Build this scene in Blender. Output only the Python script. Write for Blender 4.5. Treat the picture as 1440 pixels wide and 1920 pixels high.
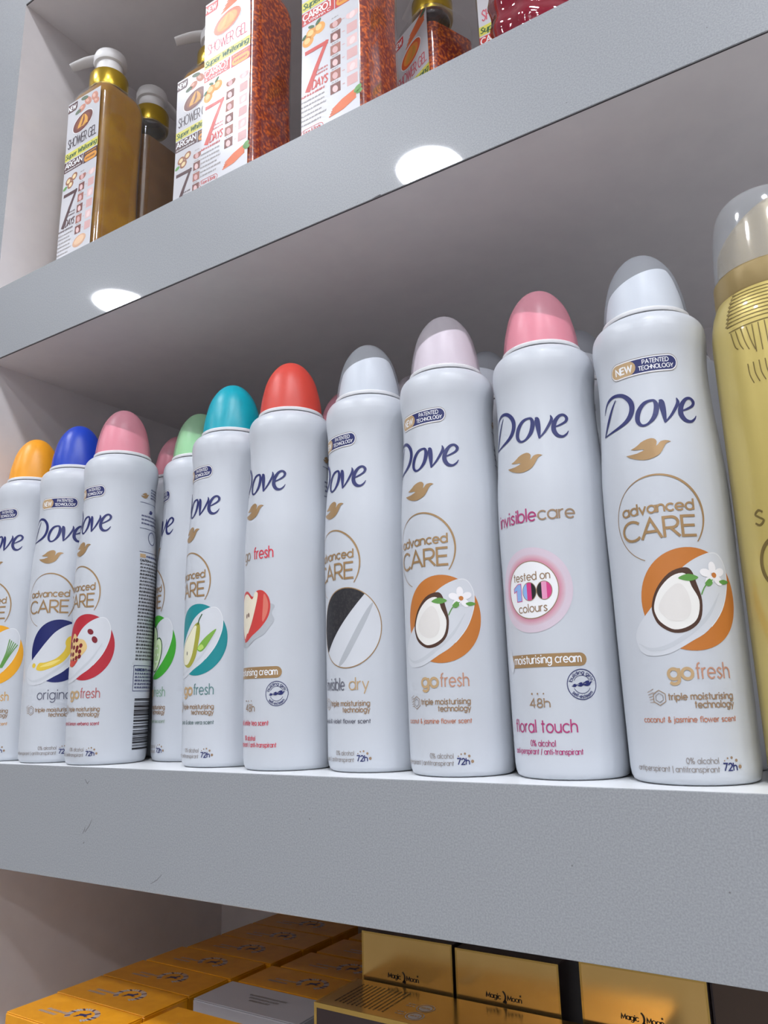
import bpy, bmesh, math, random
from mathutils import Vector, Matrix
from mathutils.geometry import tessellate_polygon

random.seed(7)
S = 0.001                                   # all numbers below are millimetres
scene = bpy.context.scene
for o in list(bpy.data.objects):
    bpy.data.objects.remove(o)

# ------------------------------------------------------------------ camera, world, exposure
cam_data = bpy.data.cameras.new('camera')
cam_data.sensor_fit = 'VERTICAL'
cam_data.sensor_height = 36.0
cam_data.lens = 36.0 * 1453.7 / 1920.0
cam_data.clip_start = 0.01
cam = bpy.data.objects.new('camera', cam_data)
scene.collection.objects.link(cam)
cam.location = (0.0, -0.320, 0.03682)
cam.rotation_euler = tuple(math.radians(a) for a in (103.4756, 1.38355, 32.6593))
scene.camera = cam

world = bpy.data.worlds.new('world')
scene.world = world
world.use_nodes = True
world.node_tree.nodes['Background'].inputs[0].default_value = (0.75, 0.82, 0.95, 1)
world.node_tree.nodes['Background'].inputs[1].default_value = 0.25

scene.view_settings.view_transform = 'Standard'
scene.view_settings.look = 'None'
scene.view_settings.gamma = 1.0
scene.view_settings.use_curve_mapping = False
scene.view_settings.exposure = 0.92
LAMP_STRENGTH = 60.0
LAMP_RADIUS = 88.0
CEILING_Z, FLOOR_Z = 1400.0, -1300.0

scene.cycles.max_bounces = 8
scene.cycles.transparent_max_bounces = 16
scene.cycles.use_denoising = True
scene.cycles.sample_clamp_indirect = 4.0
scene.cycles.caustics_reflective = False
scene.cycles.caustics_refractive = False


# ------------------------------------------------------------------ materials
def lin(c):
    return tuple((x / 12.92 if x <= 0.04045 else ((x + 0.055) / 1.055) ** 2.4) for x in (v / 255.0 for v in c))


MATS = {}


def mat(name, rgb, rough=0.5, metal=0.0, coat=0.0, coat_rough=0.05, trans=0.0, ior=1.45, spec=0.5, alpha=1.0, emit=0.0, sss=0.0, sheen=0.0):
    if name in MATS:
        return MATS[name]
    m = bpy.data.materials.new(name)
    m.use_nodes = True
    b = m.node_tree.nodes['Principled BSDF']
    b.inputs['Base Color'].default_value = lin(rgb) + (1,)
    b.inputs['Roughness'].default_value = rough
    b.inputs['Metallic'].default_value = metal
    b.inputs['Coat Weight'].default_value = coat
    b.inputs['Coat Roughness'].default_value = coat_rough
    b.inputs['Transmission Weight'].default_value = trans
    b.inputs['IOR'].default_value = ior
    b.inputs['Specular IOR Level'].default_value = spec
    b.inputs['Alpha'].default_value = alpha
    if emit:
        b.inputs['Emission Color'].default_value = lin(rgb) + (1,)
        b.inputs['Emission Strength'].default_value = emit
    if sss:
        b.inputs['Subsurface Weight'].default_value = sss
        b.inputs['Subsurface Radius'].default_value = (0.004, 0.004, 0.004)
    MATS[name] = m
    return m


def noise_mix(m, scale, c1, c2, lo=0.4, hi=0.6, detail=4.0, rough_mod=None, bump=0.0):
    nt = m.node_tree
    b = nt.nodes['Principled BSDF']
    tc = nt.nodes.new('ShaderNodeTexCoord')
    n = nt.nodes.new('ShaderNodeTexNoise')
    n.inputs['Scale'].default_value = scale
    n.inputs['Detail'].default_value = detail
    r = nt.nodes.new('ShaderNodeValToRGB')
    r.color_ramp.elements[0].position = lo
    r.color_ramp.elements[1].position = hi
    r.color_ramp.elements[0].color = lin(c1) + (1,)
    r.color_ramp.elements[1].color = lin(c2) + (1,)
    nt.links.new(tc.outputs['Object'], n.inputs['Vector'])
    nt.links.new(n.outputs['Fac'], r.inputs['Fac'])
    nt.links.new(r.outputs['Color'], b.inputs['Base Color'])
    if bump:
        bp = nt.nodes.new('ShaderNodeBump')
        bp.inputs['Strength'].default_value = bump
        bp.inputs['Distance'].default_value = 0.001
        nt.links.new(n.outputs['Fac'], bp.inputs['Height'])
        nt.links.new(bp.outputs['Normal'], b.inputs['Normal'])
    return m


M_FASCIA = noise_mix(mat('flecked_grey_laminate', (170, 175, 182), 0.42, 0.0, coat=0.85, coat_rough=0.03), 1300, (142, 145, 149), (158, 161, 165), 0.3, 0.7, 1.0)
M_INNER = noise_mix(mat('white_laminate', (222, 218, 218), 0.34, 0.0, coat=0.3, coat_rough=0.12), 60, (220, 215, 216), (225, 220, 220), 0.3, 0.7)
M_SHELFTOP = mat('white_shelf_top', (226, 228, 230), 0.35)
M_EDGE = mat('dark_glue_line', (62, 58, 60), 0.6)
M_CAN = mat('white_can_lacquer', (197, 201, 208), 0.38, coat=0.12, coat_rough=0.25)
M_COLLAR = mat('white_plastic', (228, 228, 230), 0.4)
M_NAVY = mat('navy_ink', (38, 44, 100), 0.4)
M_BRONZE = mat('bronze_ink', (166, 134, 94), 0.38, metal=0.25)
M_BRONZE_D = mat('dark_bronze_ink', (152, 126, 100), 0.4)
M_TAN = mat('tan_ink', (188, 158, 118), 0.4)
M_WHITEINK = mat('white_ink', (236, 236, 238), 0.45)
M_CREAM = mat('cream_picture', (206, 209, 215), 0.45)
M_CREAM_S = mat('cream_picture_grey', (176, 180, 186), 0.45)
M_CREAM_L = mat('cream_picture_light', (224, 226, 229), 0.45)
M_CREAM_M = mat('cream_picture_mid', (196, 200, 206), 0.45)
M_BLACK = mat('black_ink', (34, 32, 36), 0.45)
M_GREYINK = mat('grey_ink', (146, 138, 134), 0.5)
M_GREEN = mat('leaf_green_ink', (96, 150, 72), 0.45)
M_DGREEN = mat('dark_green_ink', (52, 92, 48), 0.45)

# ------------------------------------------------------------------ object helpers
COL = scene.collection


def link(o, parent=None):
    COL.objects.link(o)
    if parent is not None:
        o.parent = parent
    return o


def thing(name, label, cat, loc=(0, 0, 0), rz=0.0, group=None):
    o = bpy.data.objects.new(name, None)
    o.empty_display_size = 0.02
    COL.objects.link(o)
    o.location = Vector(loc) * S
    o.rotation_euler = (0, 0, rz)
    o['label'] = label
    o['category'] = cat
    if group:
        o['group'] = group
    return o


class MB:
    """collects geometry in mm, builds one mesh object"""

    def __init__(self):
        self.v, self.f, self.m = [], [], []

    def add(self, vs, fs, mi=0):
        b = len(self.v)
        self.v += [tuple(v) for v in vs]
        self.f += [tuple(i + b for i in f) for f in fs]
        self.m += [mi] * len(fs)

    def box(self, x0, x1, y0, y1, z0, z1, mi=0):
        vs = [(x, y, z) for x in (x0, x1) for y in (y0, y1) for z in (z0, z1)]
        self.add(vs, [(0, 1, 3, 2), (4, 6, 7, 5), (0, 4, 5, 1), (2, 3, 7, 6), (0, 2, 6, 4), (1, 5, 7, 3)], mi)

    def lathe(self, prof, n=64, mi=0, c=(0, 0), close=False):
        vs, fs = [], []
        k = len(prof)
        for r, z in prof:
            for j in range(n):
                a = 2 * math.pi * j / n
                vs.append((c[0] + r * math.cos(a), c[1] + r * math.sin(a), z))
        rng = range(k if close else k - 1)
        for i in rng:
            i2 = (i + 1) % k
            for j in range(n):
                j2 = (j + 1) % n
                fs.append((i * n + j, i * n + j2, i2 * n + j2, i2 * n + j))
        self.add(vs, fs, mi)

    def rings(self, rings, mi=0, cap0=True, cap1=True):
        n = len(rings[0])
        vs = [p for r in rings for p in r]
        fs = []
        for i in range(len(rings) - 1):
            for j in range(n):
                j2 = (j + 1) % n
                fs.append((i * n + j, i * n + j2, (i + 1) * n + j2, (i + 1) * n + j))
        if cap0:
            fs.append(tuple(reversed(range(n))))
        if cap1:
            fs.append(tuple((len(rings) - 1) * n + j for j in range(n)))
        self.add(vs, fs, mi)

    def tube(self, pts, r, n=12, mi=0, flat=1.0):
        rings = []
        for i, p in enumerate(pts):
            p = Vector(p)
            a = Vector(pts[max(0, i - 1)])
            b = Vector(pts[min(len(pts) - 1, i + 1)])
            t = (b - a).normalized()
            u = t.cross(Vector((0, 1, 0)))
            if u.length < 0.1:
                u = t.cross(Vector((1, 0, 0)))
            u.normalize()
            w = t.cross(u)
            rr = r[i] if isinstance(r, (list, tuple)) else r
            rings.append([p + (u * math.cos(2 * math.pi * j / n) * flat + w * math.sin(2 * math.pi * j / n)) * rr for j in range(n)])
        self.rings(rings, mi)

    def build(self, name, mats, parent=None, smooth=True, bevel=0.0, seg=2, auto=40):
        me = bpy.data.meshes.new(name)
        me.from_pydata([(x * S, y * S, z * S) for x, y, z in self.v], [], self.f)
        for m in (mats if isinstance(mats, (list, tuple)) else [mats]):
            me.materials.append(m)
        me.polygons.foreach_set('material_index', self.m)
        bm = bmesh.new()
        bm.from_mesh(me)
        if bevel:
            bmesh.ops.bevel(bm, geom=list(bm.edges), offset=bevel * S, segments=seg, affect='EDGES', profile=0.5)
        bmesh.ops.recalc_face_normals(bm, faces=bm.faces)
        if smooth:
            lim = math.radians(auto)
            for f in bm.faces:
                f.smooth = True
            for e in bm.edges:
                if len(e.link_faces) == 2 and e.calc_face_angle(0) > lim:
                    e.smooth = False
        bm.to_mesh(me)
        bm.free()
        me.update()
        return link(bpy.data.objects.new(name, me), parent)


def cr(pts, n=8, closed=False):
    """Catmull-Rom through n-dimensional points"""
    P = [tuple(p) for p in pts]
    out = []
    k = len(P)
    segs = k if closed else k - 1
    for i in range(segs):
        p1, p2 = P[i], P[(i + 1) % k]
        p0 = P[(i - 1) % k] if (closed or i > 0) else p1
        p3 = P[(i + 2) % k] if (closed or i + 2 < k) else p2
        for j in range(n):
            t = j / n
            out.append(tuple(0.5 * ((2 * b) + (-a + c) * t + (2 * a - 5 * b + 4 * c - d) * t * t + (-a + 3 * b - 3 * c + d) * t ** 3)
                             for a, b, c, d in zip(p0, p1, p2, p3)))
    if not closed:
        out.append(P[-1])
    return out


def arc(cx, cy, rx, ry, a0, a1, n=None):
    if n is None:
        n = max(4, int(abs(a1 - a0) / 18))
    return [(cx + rx * math.cos(math.radians(a0 + (a1 - a0) * i / n)), cy + ry * math.sin(math.radians(a0 + (a1 - a0) * i / n))) for i in range(n + 1)]


# ------------------------------------------------------------------ stroke lettering (x-height 1, ascender 1.5)
O_ = arc(.5, .5, .5, .5, 0, 360, 20)
GL = {
    'a': (1, [O_, [(1, 1), (1, 0)]]), 'b': (1, [O_, [(0, 1.5), (0, 0)]]), 'c': (.86, [arc(.5, .5, .5, .5, 45, 315)]),
    'd': (1, [O_, [(1, 1.5), (1, 0)]]), 'e': (1, [[(.02, .5), (1, .5)] + arc(.5, .5, .5, .5, 0, 315)]),
    'f': (.5, [[(.2, 0), (.2, 1.2)] + arc(.52, 1.2, .32, .3, 180, 90), [(0, 1), (.5, 1)]]),
    'g': (1, [O_, [(1, 1), (1, 0)] + arc(.52, 0, .48, .47, 0, -140)]),
    'h': (.84, [[(0, 1.5), (0, 0)], arc(.42, .58, .42, .42, 180, 0) + [(.84, 0)]]),
    'i': (.12, [[(.06, 0), (.06, 1)], [(.06, 1.28), (.06, 1.45)]]), 'j': (.2, [[(.15, 1), (.15, -.2)] + arc(-.1, -.2, .25, .25, 0, -80), [(.15, 1.28), (.15, 1.45)]]),
    'k': (.75, [[(0, 1.5), (0, 0)], [(.7, 1), (.05, .42)], [(.25, .6), (.75, 0)]]), 'l': (.12, [[(.06, 0), (.06, 1.5)]]),
    'm': (1.4, [[(0, 0), (0, 1)], arc(.35, .62, .35, .38, 180, 0) + [(.7, 0)], arc(1.05, .62, .35, .38, 180, 0) + [(1.4, 0)]]),
    'n': (.84, [[(0, 0), (0, 1)], arc(.42, .58, .42, .42, 180, 0) + [(.84, 0)]]), 'o': (1, [O_]),
    'p': (1, [O_, [(0, 1), (0, -.5)]]), 'q': (1, [O_, [(1, 1), (1, -.5)]]), 'r': (.45, [[(0, 0), (0, 1)], arc(.42, .58, .42, .42, 180, 85)]),
    's': (.7, [cr([(.65, .85), (.35, 1), (.06, .76), (.35, .52), (.66, .25), (.34, 0), (.02, .16)], 4)]),
    't': (.5, [[(.22, 1.4), (.22, 0)], [(0, 1), (.5, 1)]]), 'u': (.84, [[(0, 1), (0, .42)] + arc(.42, .42, .42, .42, 180, 360), [(.84, 1), (.84, 0)]]),
    'v': (.84, [[(0, 1), (.42, 0), (.84, 1)]]), 'w': (1.3, [[(0, 1), (.33, 0), (.65, 1), (.97, 0), (1.3, 1)]]), 'x': (.8, [[(0, 1), (.8, 0)], [(0, 0), (.8, 1)]]),
    'y': (.84, [[(0, 1), (.42, 0)], [(.84, 1), (.22, -.5)]]), 'z': (.8, [[(0, 1), (.78, 1), (0, 0), (.8, 0)]]),
    'A': (1.3, [[(0, 0), (.65, 1.45), (1.3, 0)], [(.24, .5), (1.06, .5)]]), 'B': (.9, [[(0, 0), (0, 1.45), (.5, 1.45)] + arc(.5, 1.1, .35, .35, 90, -90) + [(0, .75)], [(.5, .75)] + arc(.5, .375, .4, .375, 90, -90) + [(0, 0)]]),
    'C': (1.2, [arc(.725, .725, .725, .725, 45, 315, 16)]), 'D': (1.2, [[(0, 0), (0, 1.45), (.45, 1.45)] + arc(.45, .725, .75, .725, 90, -90) + [(0, 0)]]),
    'E': (.85, [[(.85, 1.45), (0, 1.45), (0, 0), (.85, 0)], [(0, .75), (.78, .75)]]), 'F': (.8, [[(.8, 1.45), (0, 1.45), (0, 0)], [(0, .75), (.7, .75)]]),
    'G': (1.35, [arc(.725, .725, .725, .725, 45, 360, 16) + [(.8, .725)]]), 'H': (1.05, [[(0, 0), (0, 1.45)], [(1.05, 0), (1.05, 1.45)], [(0, .75), (1.05, .75)]]),
    'I': (.12, [[(.06, 0), (.06, 1.45)]]), 'L': (.75, [[(0, 1.45), (0, 0), (.75, 0)]]), 'M': (1.35, [[(0, 0), (.1, 1.45), (.675, .2), (1.25, 1.45), (1.35, 0)]]),
    'N': (1.1, [[(0, 0), (0, 1.45), (1.1, 0), (1.1, 1.45)]]), 'O': (1.45, [arc(.725, .725, .725, .725, 0, 360, 20)]),
    'P': (.9, [[(0, 0), (0, 1.45), (.5, 1.45)] + arc(.5, 1.05, .4, .4, 90, -90) + [(0, .65)]]), 'R': (.95, [[(0, 0), (0, 1.45), (.5, 1.45)] + arc(.5, 1.05, .4, .4, 90, -90) + [(0, .65)], [(.4, .65), (.95, 0)]]),
    'S': (.9, [cr([(.82, 1.2), (.45, 1.45), (.08, 1.1), (.45, .75), (.85, .38), (.43, 0), (.02, .25)], 5)]), 'T': (1, [[(0, 1.45), (1, 1.45)], [(.5, 1.45), (.5, 0)]]),
    'U': (1, [[(0, 1.45), (0, .5)] + arc(.5, .5, .5, .5, 180, 360) + [(1, 1.45)]]), 'V': (1.15, [[(0, 1.45), (.57, 0), (1.15, 1.45)]]),
    'W': (1.7, [[(0, 1.45), (.42, 0), (.85, 1.3), (1.28, 0), (1.7, 1.45)]]), 'X': (1, [[(0, 0), (1, 1.45)], [(0, 1.45), (1, 0)]]), 'Y': (1.1, [[(0, 1.45), (.55, .7), (1.1, 1.45)], [(.55, .7), (.55, 0)]]),
    '0': (.9, [arc(.45, .725, .45, .725, 0, 360, 18)]), '1': (.35, [[(0, 1.15), (.3, 1.45), (.3, 0)]]), '2': (.85, [arc(.42, 1.03, .4, .42, 170, -20, 8) + [(0, 0), (.85, 0)]]),
    '4': (.95, [[(.7, 0), (.7, 1.45), (0, .4), (.95, .4)]]), '7': (.85, [[(0, 1.45), (.85, 1.45), (.25, 0)]]),
    '8': (.85, [arc(.425, 1.08, .33, .37, 0, 360, 14), arc(.425, .37, .42, .37, 0, 360, 14)]),
    '%': (1.3, [arc(.28, 1.15, .26, .3, 0, 360, 10), arc(1.0, .3, .26, .3, 0, 360, 10), [(.2, 0), (1.05, 1.45)]]),
    '&': (1, [cr([(1, 0), (.25, 1.05), (.45, 1.45), (.65, 1.1), (.08, .4), (.35, 0), (.95, .55)], 4)]),
    '|': (.1, [[(.05, -.3), (.05, 1.5)]]), '/': (.5, [[(0, -.1), (.5, 1.5)]]), '-': (.45, [[(0, .5), (.45, .5)]]), '.': (.12, [[(.06, 0), (.06, .15)]]), "'": (.1, [[(.05, 1.5), (.05, 1.2)]]),
    ' ': (.35, []),
}


def layout(text, gap=.28):
    x, out = 0.0, []
    for ch in text:
        w, st = GL[ch]
        out.append((x, st))
        x += w + gap
    return out, x - gap


class Ink:
    """flat print in (x, z) millimetres, laid on a surface by a map function"""

    def __init__(self, surf):
        self.surf = surf
        self.polys = []          # (2D polygon, layer, material)
        self.mats = []

    def _mi(self, m):
        if m not in self.mats:
            self.mats.append(m)
        return self.mats.index(m)

    def stroke(self, pts, w, m, layer=2, step=1.6, nib=None):
        P = []
        for i, p in enumerate(pts):
            if P and math.hypot(p[0] - P[-1][0], p[1] - P[-1][1]) < 1e-4:
                continue
            P.append(p)
        if len(P) < 2:
            return
        Q = [P[0]]
        for a, b in zip(P, P[1:]):
            d = math.hypot(b[0] - a[0], b[1] - a[1])
            k = max(1, int(math.ceil(d / step)))
            for j in range(1, k + 1):
                Q.append(tuple(x + (y - x) * j / k for x, y in zip(a, b)))
        closed = math.hypot(Q[0][0] - Q[-1][0], Q[0][1] - Q[-1][1]) < 1e-3 and len(Q) > 3
        n = len(Q)
        L, R = [], []
        for i in range(n):
            if closed:
                a, b = Q[(i - 1) % (n - 1)], Q[(i + 1) % (n - 1)]
            else:
                a, b = Q[max(0, i - 1)], Q[min(n - 1, i + 1)]
            p = Q[i]
            d1 = (p[0] - a[0], p[1] - a[1])
            d2 = (b[0] - p[0], b[1] - p[1])
            l1, l2 = math.hypot(*d1) or 1e-9, math.hypot(*d2) or 1e-9
            if i == 0 and not closed:
                t, c = (d2[0] / l2, d2[1] / l2), 1
            elif i == n - 1 and not closed:
                t, c = (d1[0] / l1, d1[1] / l1), 1
            else:
                t = (d1[0] / l1 + d2[0] / l2, d1[1] / l1 + d2[1] / l2)
                l = math.hypot(*t)
                if l < .05:
                    t, c = (d1[0] / l1, d1[1] / l1), 1
                else:
                    t = (t[0] / l, t[1] / l)
                    c = max(.45, t[0] * d1[0] / l1 + t[1] * d1[1] / l1)
            ww = (p[2] if len(p) > 2 else w)
            if nib:
                ww = nib[0] + (nib[1] - nib[0]) * abs(t[0] * nib[2] + t[1] * nib[3])
            h = ww * .5 / c
            q = p
            if not closed and i in (0, n - 1):
                e = ww * .15 * (-1 if i == 0 else 1)
                q = (p[0] + t[0] * e, p[1] + t[1] * e)
            L.append((q[0] - t[1] * h, q[1] + t[0] * h))
            R.append((q[0] + t[1] * h, q[1] - t[0] * h))
        mi = self._mi(m)
        for i in range(n - 1):
            self.polys.append(([R[i], R[i + 1], L[i + 1], L[i]], layer, mi))

    def fill(self, poly, m, layer=1, gx=2.0, gy=5.0):
        mi = self._mi(m)
        tris = tessellate_polygon([[Vector((p[0], p[1], 0)) for p in poly]])

        def clip(P, ax, lo, hi):
            for sgn, lim in ((1, lo), (-1, hi)):
                out = []
                for i in range(len(P)):
                    a, b = P[i], P[(i + 1) % len(P)]
                    da, db = sgn * (a[ax] - lim), sgn * (b[ax] - lim)
                    if da >= 0:
                        out.append(a)
                    if (da > 0 and db < 0) or (da < 0 and db > 0):
                        t = da / (da - db)
                        out.append((a[0] + (b[0] - a[0]) * t, a[1] + (b[1] - a[1]) * t))
                P = out
                if len(P) < 3:
                    return []
            return P
        for t in tris:
            T = [(poly[i][0], poly[i][1]) for i in t]
            ar = (T[1][0] - T[0][0]) * (T[2][1] - T[0][1]) - (T[2][0] - T[0][0]) * (T[1][1] - T[0][1])
            if abs(ar) < 1e-7:
                continue
            if ar < 0:
                T.reverse()
            x0, x1 = min(p[0] for p in T), max(p[0] for p in T)
            for ix in range(int(math.floor(x0 / gx)), int(math.floor(x1 / gx)) + 1):
                A = clip(T, 0, ix * gx, (ix + 1) * gx)
                if not A:
                    continue
                y0, y1 = min(p[1] for p in A), max(p[1] for p in A)
                for iy in range(int(math.floor(y0 / gy)), int(math.floor(y1 / gy)) + 1):
                    B = clip(A, 1, iy * gy, (iy + 1) * gy)
                    if B:
                        self.polys.append((B, layer, mi))

    def disc(self, x, z, r, m, layer=1, rz=None, rot=0, n=24):
        c, s_ = math.cos(rot), math.sin(rot)
        rz = r if rz is None else rz
        self.fill([(x + r * math.cos(a) * c - rz * math.sin(a) * s_, z + r * math.cos(a) * s_ + rz * math.sin(a) * c)
                   for a in (2 * math.pi * i / n for i in range(n))], m, layer)

    def ring(self, x, z, r, w, m, layer=2, a0=0, a1=360, rz=None):
        self.stroke(arc(x, z, r, rz or r, a0, a1, max(8, int(abs(a1 - a0) / 7))), w, m, layer)

    def text(self, text, x0, x1, base, xh, w, m, layer=3, gap=.28, slant=0.0, rise=0.0, nib=None, upper=None):
        lay, tot = layout(text, gap)
        k = (x1 - x0) / tot
        for gx, st in lay:
            for pl in st:
                self.stroke([(x0 + k * (gx + p[0]) + slant * xh * p[1], base + xh * p[1] + rise * k * (gx + p[0])) for p in pl], w, m, layer, nib=nib)

    def text_arc(self, text, cx, cz, r, a_mid, span, xh, w, m, layer=3, inner=False):
        lay, tot = layout(text)
        for gx, st in lay:
            for pl in st:
                q = []
                for p in pl:
                    u = ((gx + p[0]) / tot - .5) * span
                    if inner:
                        a, rr = math.radians(a_mid + u), r - xh * p[1]
                    else:
                        a, rr = math.radians(a_mid - u), r + xh * p[1]
                    q.append((cx + rr * math.cos(a), cz + rr * math.sin(a)))
                self.stroke(q, w, m, layer)

    def squiggle(self, x0, x1, z, h, w, m, layer=2):
        """a line of print too small to read: broken short marks"""
        x = x0
        while x < x1 - .3:
            l = random.uniform(.9, 2.6)
            e = min(x + l, x1)
            pts, k, t = [], 0, x
            while t < e:
                pts.append((t, z + (h * (.9 if k % 2 else .1))))
                t += .32
                k += 1
            if len(pts) > 1:
                self.stroke(pts, w, m, layer, step=5)
            x = e + random.uniform(.35, .6)

    def build(self, name, parent):
        vs, fs, mi, idx = [], [], [], {}
        for P, l, m in self.polys:
            f = []
            for p in P:
                k = (round(p[0], 4), round(p[1], 4), l)
                if k not in idx:
                    idx[k] = len(vs)
                    vs.append(tuple(c * S for c in self.surf(p[0], p[1], l)))
                if not f or f[-1] != idx[k]:
                    f.append(idx[k])
            if len(set(f)) == len(f) and len(f) > 2:
                fs.append(f)
                mi.append(m)
        me = bpy.data.meshes.new(name)
        me.from_pydata(vs, [], fs)
        for m in self.mats:
            me.materials.append(m)
        me.polygons.foreach_set('material_index', mi)
        me.polygons.foreach_set('use_smooth', [True] * len(fs))
        me.validate()
        return link(bpy.data.objects.new(name, me), parent)


# ------------------------------------------------------------------ the shop around the shelves
def structure(name, mb, m, **k):
    o = mb.build(name, m, None, **k)
    o['kind'] = 'structure'
    return o


RX0, RX1, RY0, RY1 = -4000, 3200, -3020, 330
M_WALL = noise_mix(mat('painted_wall', (196, 194, 192), 0.7), 6, (190, 188, 187), (200, 198, 196))
M_WALLG = noise_mix(mat('grey_painted_wall', (186, 186, 187), 0.7), 6, (182, 182, 184), (190, 190, 191))
M_CEIL = noise_mix(mat('white_ceiling', (222, 224, 226), 0.8), 8, (218, 220, 222), (226, 228, 230))
M_FLOOR = noise_mix(mat('pale_floor_tile', (176, 172, 168), 0.25), 5, (186, 182, 178), (200, 196, 192))
b = MB(); b.box(RX0, RX1, RY0, RY1, FLOOR_Z - 40, FLOOR_Z); structure('floor', b, M_FLOOR, smooth=False)
b = MB(); b.box(RX0, RX1, RY0, RY1, CEILING_Z, CEILING_Z + 40); structure('ceiling', b, M_CEIL, smooth=False)
b = MB(); b.box(RX0, RX1, RY1, RY1 + 60, FLOOR_Z, CEILING_Z); structure('wall_back', b, M_WALL, smooth=False)
b = MB(); b.box(RX0, RX1, RY0 - 60, RY0, FLOOR_Z, CEILING_Z); structure('wall_front', b, M_WALLG, smooth=False)
b = MB(); b.box(RX0 - 60, RX0, RY0 - 60, RY1 + 60, FLOOR_Z, CEILING_Z); structure('wall_left', b, M_WALL, smooth=False)
b = MB(); b.box(RX1, RX1 + 60, RY0 - 60, RY1 + 60, FLOOR_Z, CEILING_Z); structure('wall_right', b, M_WALL, smooth=False)

# ceiling downlights: round lamps, two rows
M_LAMP = mat('lamp_diffuser', (246, 249, 255), 0.5, emit=LAMP_STRENGTH)
M_TRIM = mat('lamp_trim', (230, 230, 230), 0.4)
lamp_rows = [(-660, (-1031, 204, 820, 1439)), (-1262, (-2060, -830, 400)), (-2100, (400, 1640)), (-2760, (-830, 400))]  # one right-hand lamp of the nearest row is added to brighten the side panel
for ri, (ly, xs) in enumerate(lamp_rows):
  for ci, lx in enumerate(xs):
    t = thing('ceiling_lamp', 'round white ceiling lamp, %s from the side panel end, %s row from the shelves' % (('first', 'second', 'third', 'fourth')[ci], ('first', 'second', 'third', 'fourth')[ri]), 'lamp', (lx, ly, CEILING_Z - 12.5), 0, 'round ceiling lamps')
    b = MB(); b.lathe([(LAMP_RADIUS, 0), (LAMP_RADIUS + 14, 0), (LAMP_RADIUS + 16, 4), (LAMP_RADIUS + 16, 12), (LAMP_RADIUS, 12)], 48, close=True); b.build('trim_ring', M_TRIM, t)
    b = MB(); b.lathe([(0, 3), (LAMP_RADIUS, 3), (LAMP_RADIUS, 8), (0, 8)], 48); b.build('diffuser', M_LAMP, t)

# ------------------------------------------------------------------ shelving unit
XL, XR, DEPTH = -575.4, 640.0, 279.3
unit = thing('shelving_unit', 'grey flecked laminate display shelving with deep front edges, holding all the goods', 'shelves', (0, 0, 0))
SHELF_TOPS = [('upper', 724.0), ('bottle', 372.3), ('can', 0.0), ('carton', -233.0)]
TH = 64.6
for nm, zt in SHELF_TOPS:
    b = MB()
    b.box(XL, XR, 1.0, DEPTH, zt - TH, zt)
    o = b.build('shelf_board', [M_INNER, M_SHELFTOP], unit, smooth=False)
    for f in o.data.polygons:
        if f.normal.z > .5:
            f.material_index = 1
    b = MB(); b.box(XL, XR, 0, .9, zt - TH, zt)
    fo = b.build('front_edge', M_FASCIA, o, smooth=False, bevel=0.2, seg=1)
    fo['label'] = 'glossy grey flecked front edge'
    b = MB(); b.box(XL, XR, .75, 1.35, zt - TH - .12, zt - TH + .3)
    b.build('edging_seam', M_EDGE, o, smooth=False)
b = MB(); b.box(XL - 125, XL, 0.2, DEPTH + 18, FLOOR_Z, 1000)
o = b.build('side_panel', [M_INNER, M_FASCIA], unit, smooth=False)
for f in o.data.polygons:
    if f.normal.y < -.5:
        f.material_index = 1
b = MB(); b.box(XR, XR + 125, 0.2, DEPTH + 18, FLOOR_Z, 1000)
o = b.build('side_panel', [M_INNER, M_FASCIA], unit, smooth=False)
for f in o.data.polygons:
    if f.normal.y < -.5:
        f.material_index = 1
b = MB(); b.box(XL, XR, DEPTH, DEPTH + 18, FLOOR_Z, 1000); b.build('back_panel', M_INNER, unit, smooth=False)
b = MB(); b.box(XL, XR, 20, DEPTH, FLOOR_Z, FLOOR_Z + 90); b.build('plinth', M_FASCIA, unit, smooth=False)

# thin grey strokes and screw pips on the laminate
M_MARK = mat('grey_mark', (112, 112, 114), .6)
edges = [o for o in bpy.data.objects if o.name.startswith('front_edge')]
edge_can = min(edges, key=lambda o: abs(max(v.co.z for v in o.data.vertices) - 0.0))
edge_bottle = min(edges, key=lambda o: abs(max(v.co.z for v in o.data.vertices) - .3723))
front_face = lambda x, z, l: (x, -.04, z)
for pts in ([(-420, -37, .5), (-416.5, -33.5, .7), (-414, -29.5, .3)], [(-422, -38, .3), (-420.6, -36, .8), (-420, -34, .3)], [(-421, -43.4, .6), (-420, -42.6, .6)], [(-361, -60, .3), (-356, -57.5, .5), (-352.5, -54.5, .3)], [(-423, -7, .4), (-420.5, -9.5, .6), (-419, -8, .4)]):
    K = Ink(front_face)
    K.stroke(pts, 1, M_MARK, 1)
    K.build('mark', edge_can)['label'] = 'small grey scuff'
for (x, z) in ((-250, -20), (-118, -30), (-60, -34)):
    K = Ink(front_face)
    K.disc(x, z, .35, M_MARK, 1, n=8)
    K.build('nick', edge_can)
K = Ink(front_face)
K.fill([(-206, 307.75), (-199, 307.75), (-200, 308.5), (-203, 308.2)], M_EDGE, 1)
K.build('rim_chip', edge_bottle)['label'] = 'dark chip in the lower rim'
for (x, z) in ((-304, 309), (-215, 309.5), (-92, 315), (-27, 322)):
    K = Ink(front_face)
    K.disc(x, z, .3, M_MARK, 1, n=8)
    K.build('nick', edge_bottle)

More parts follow.
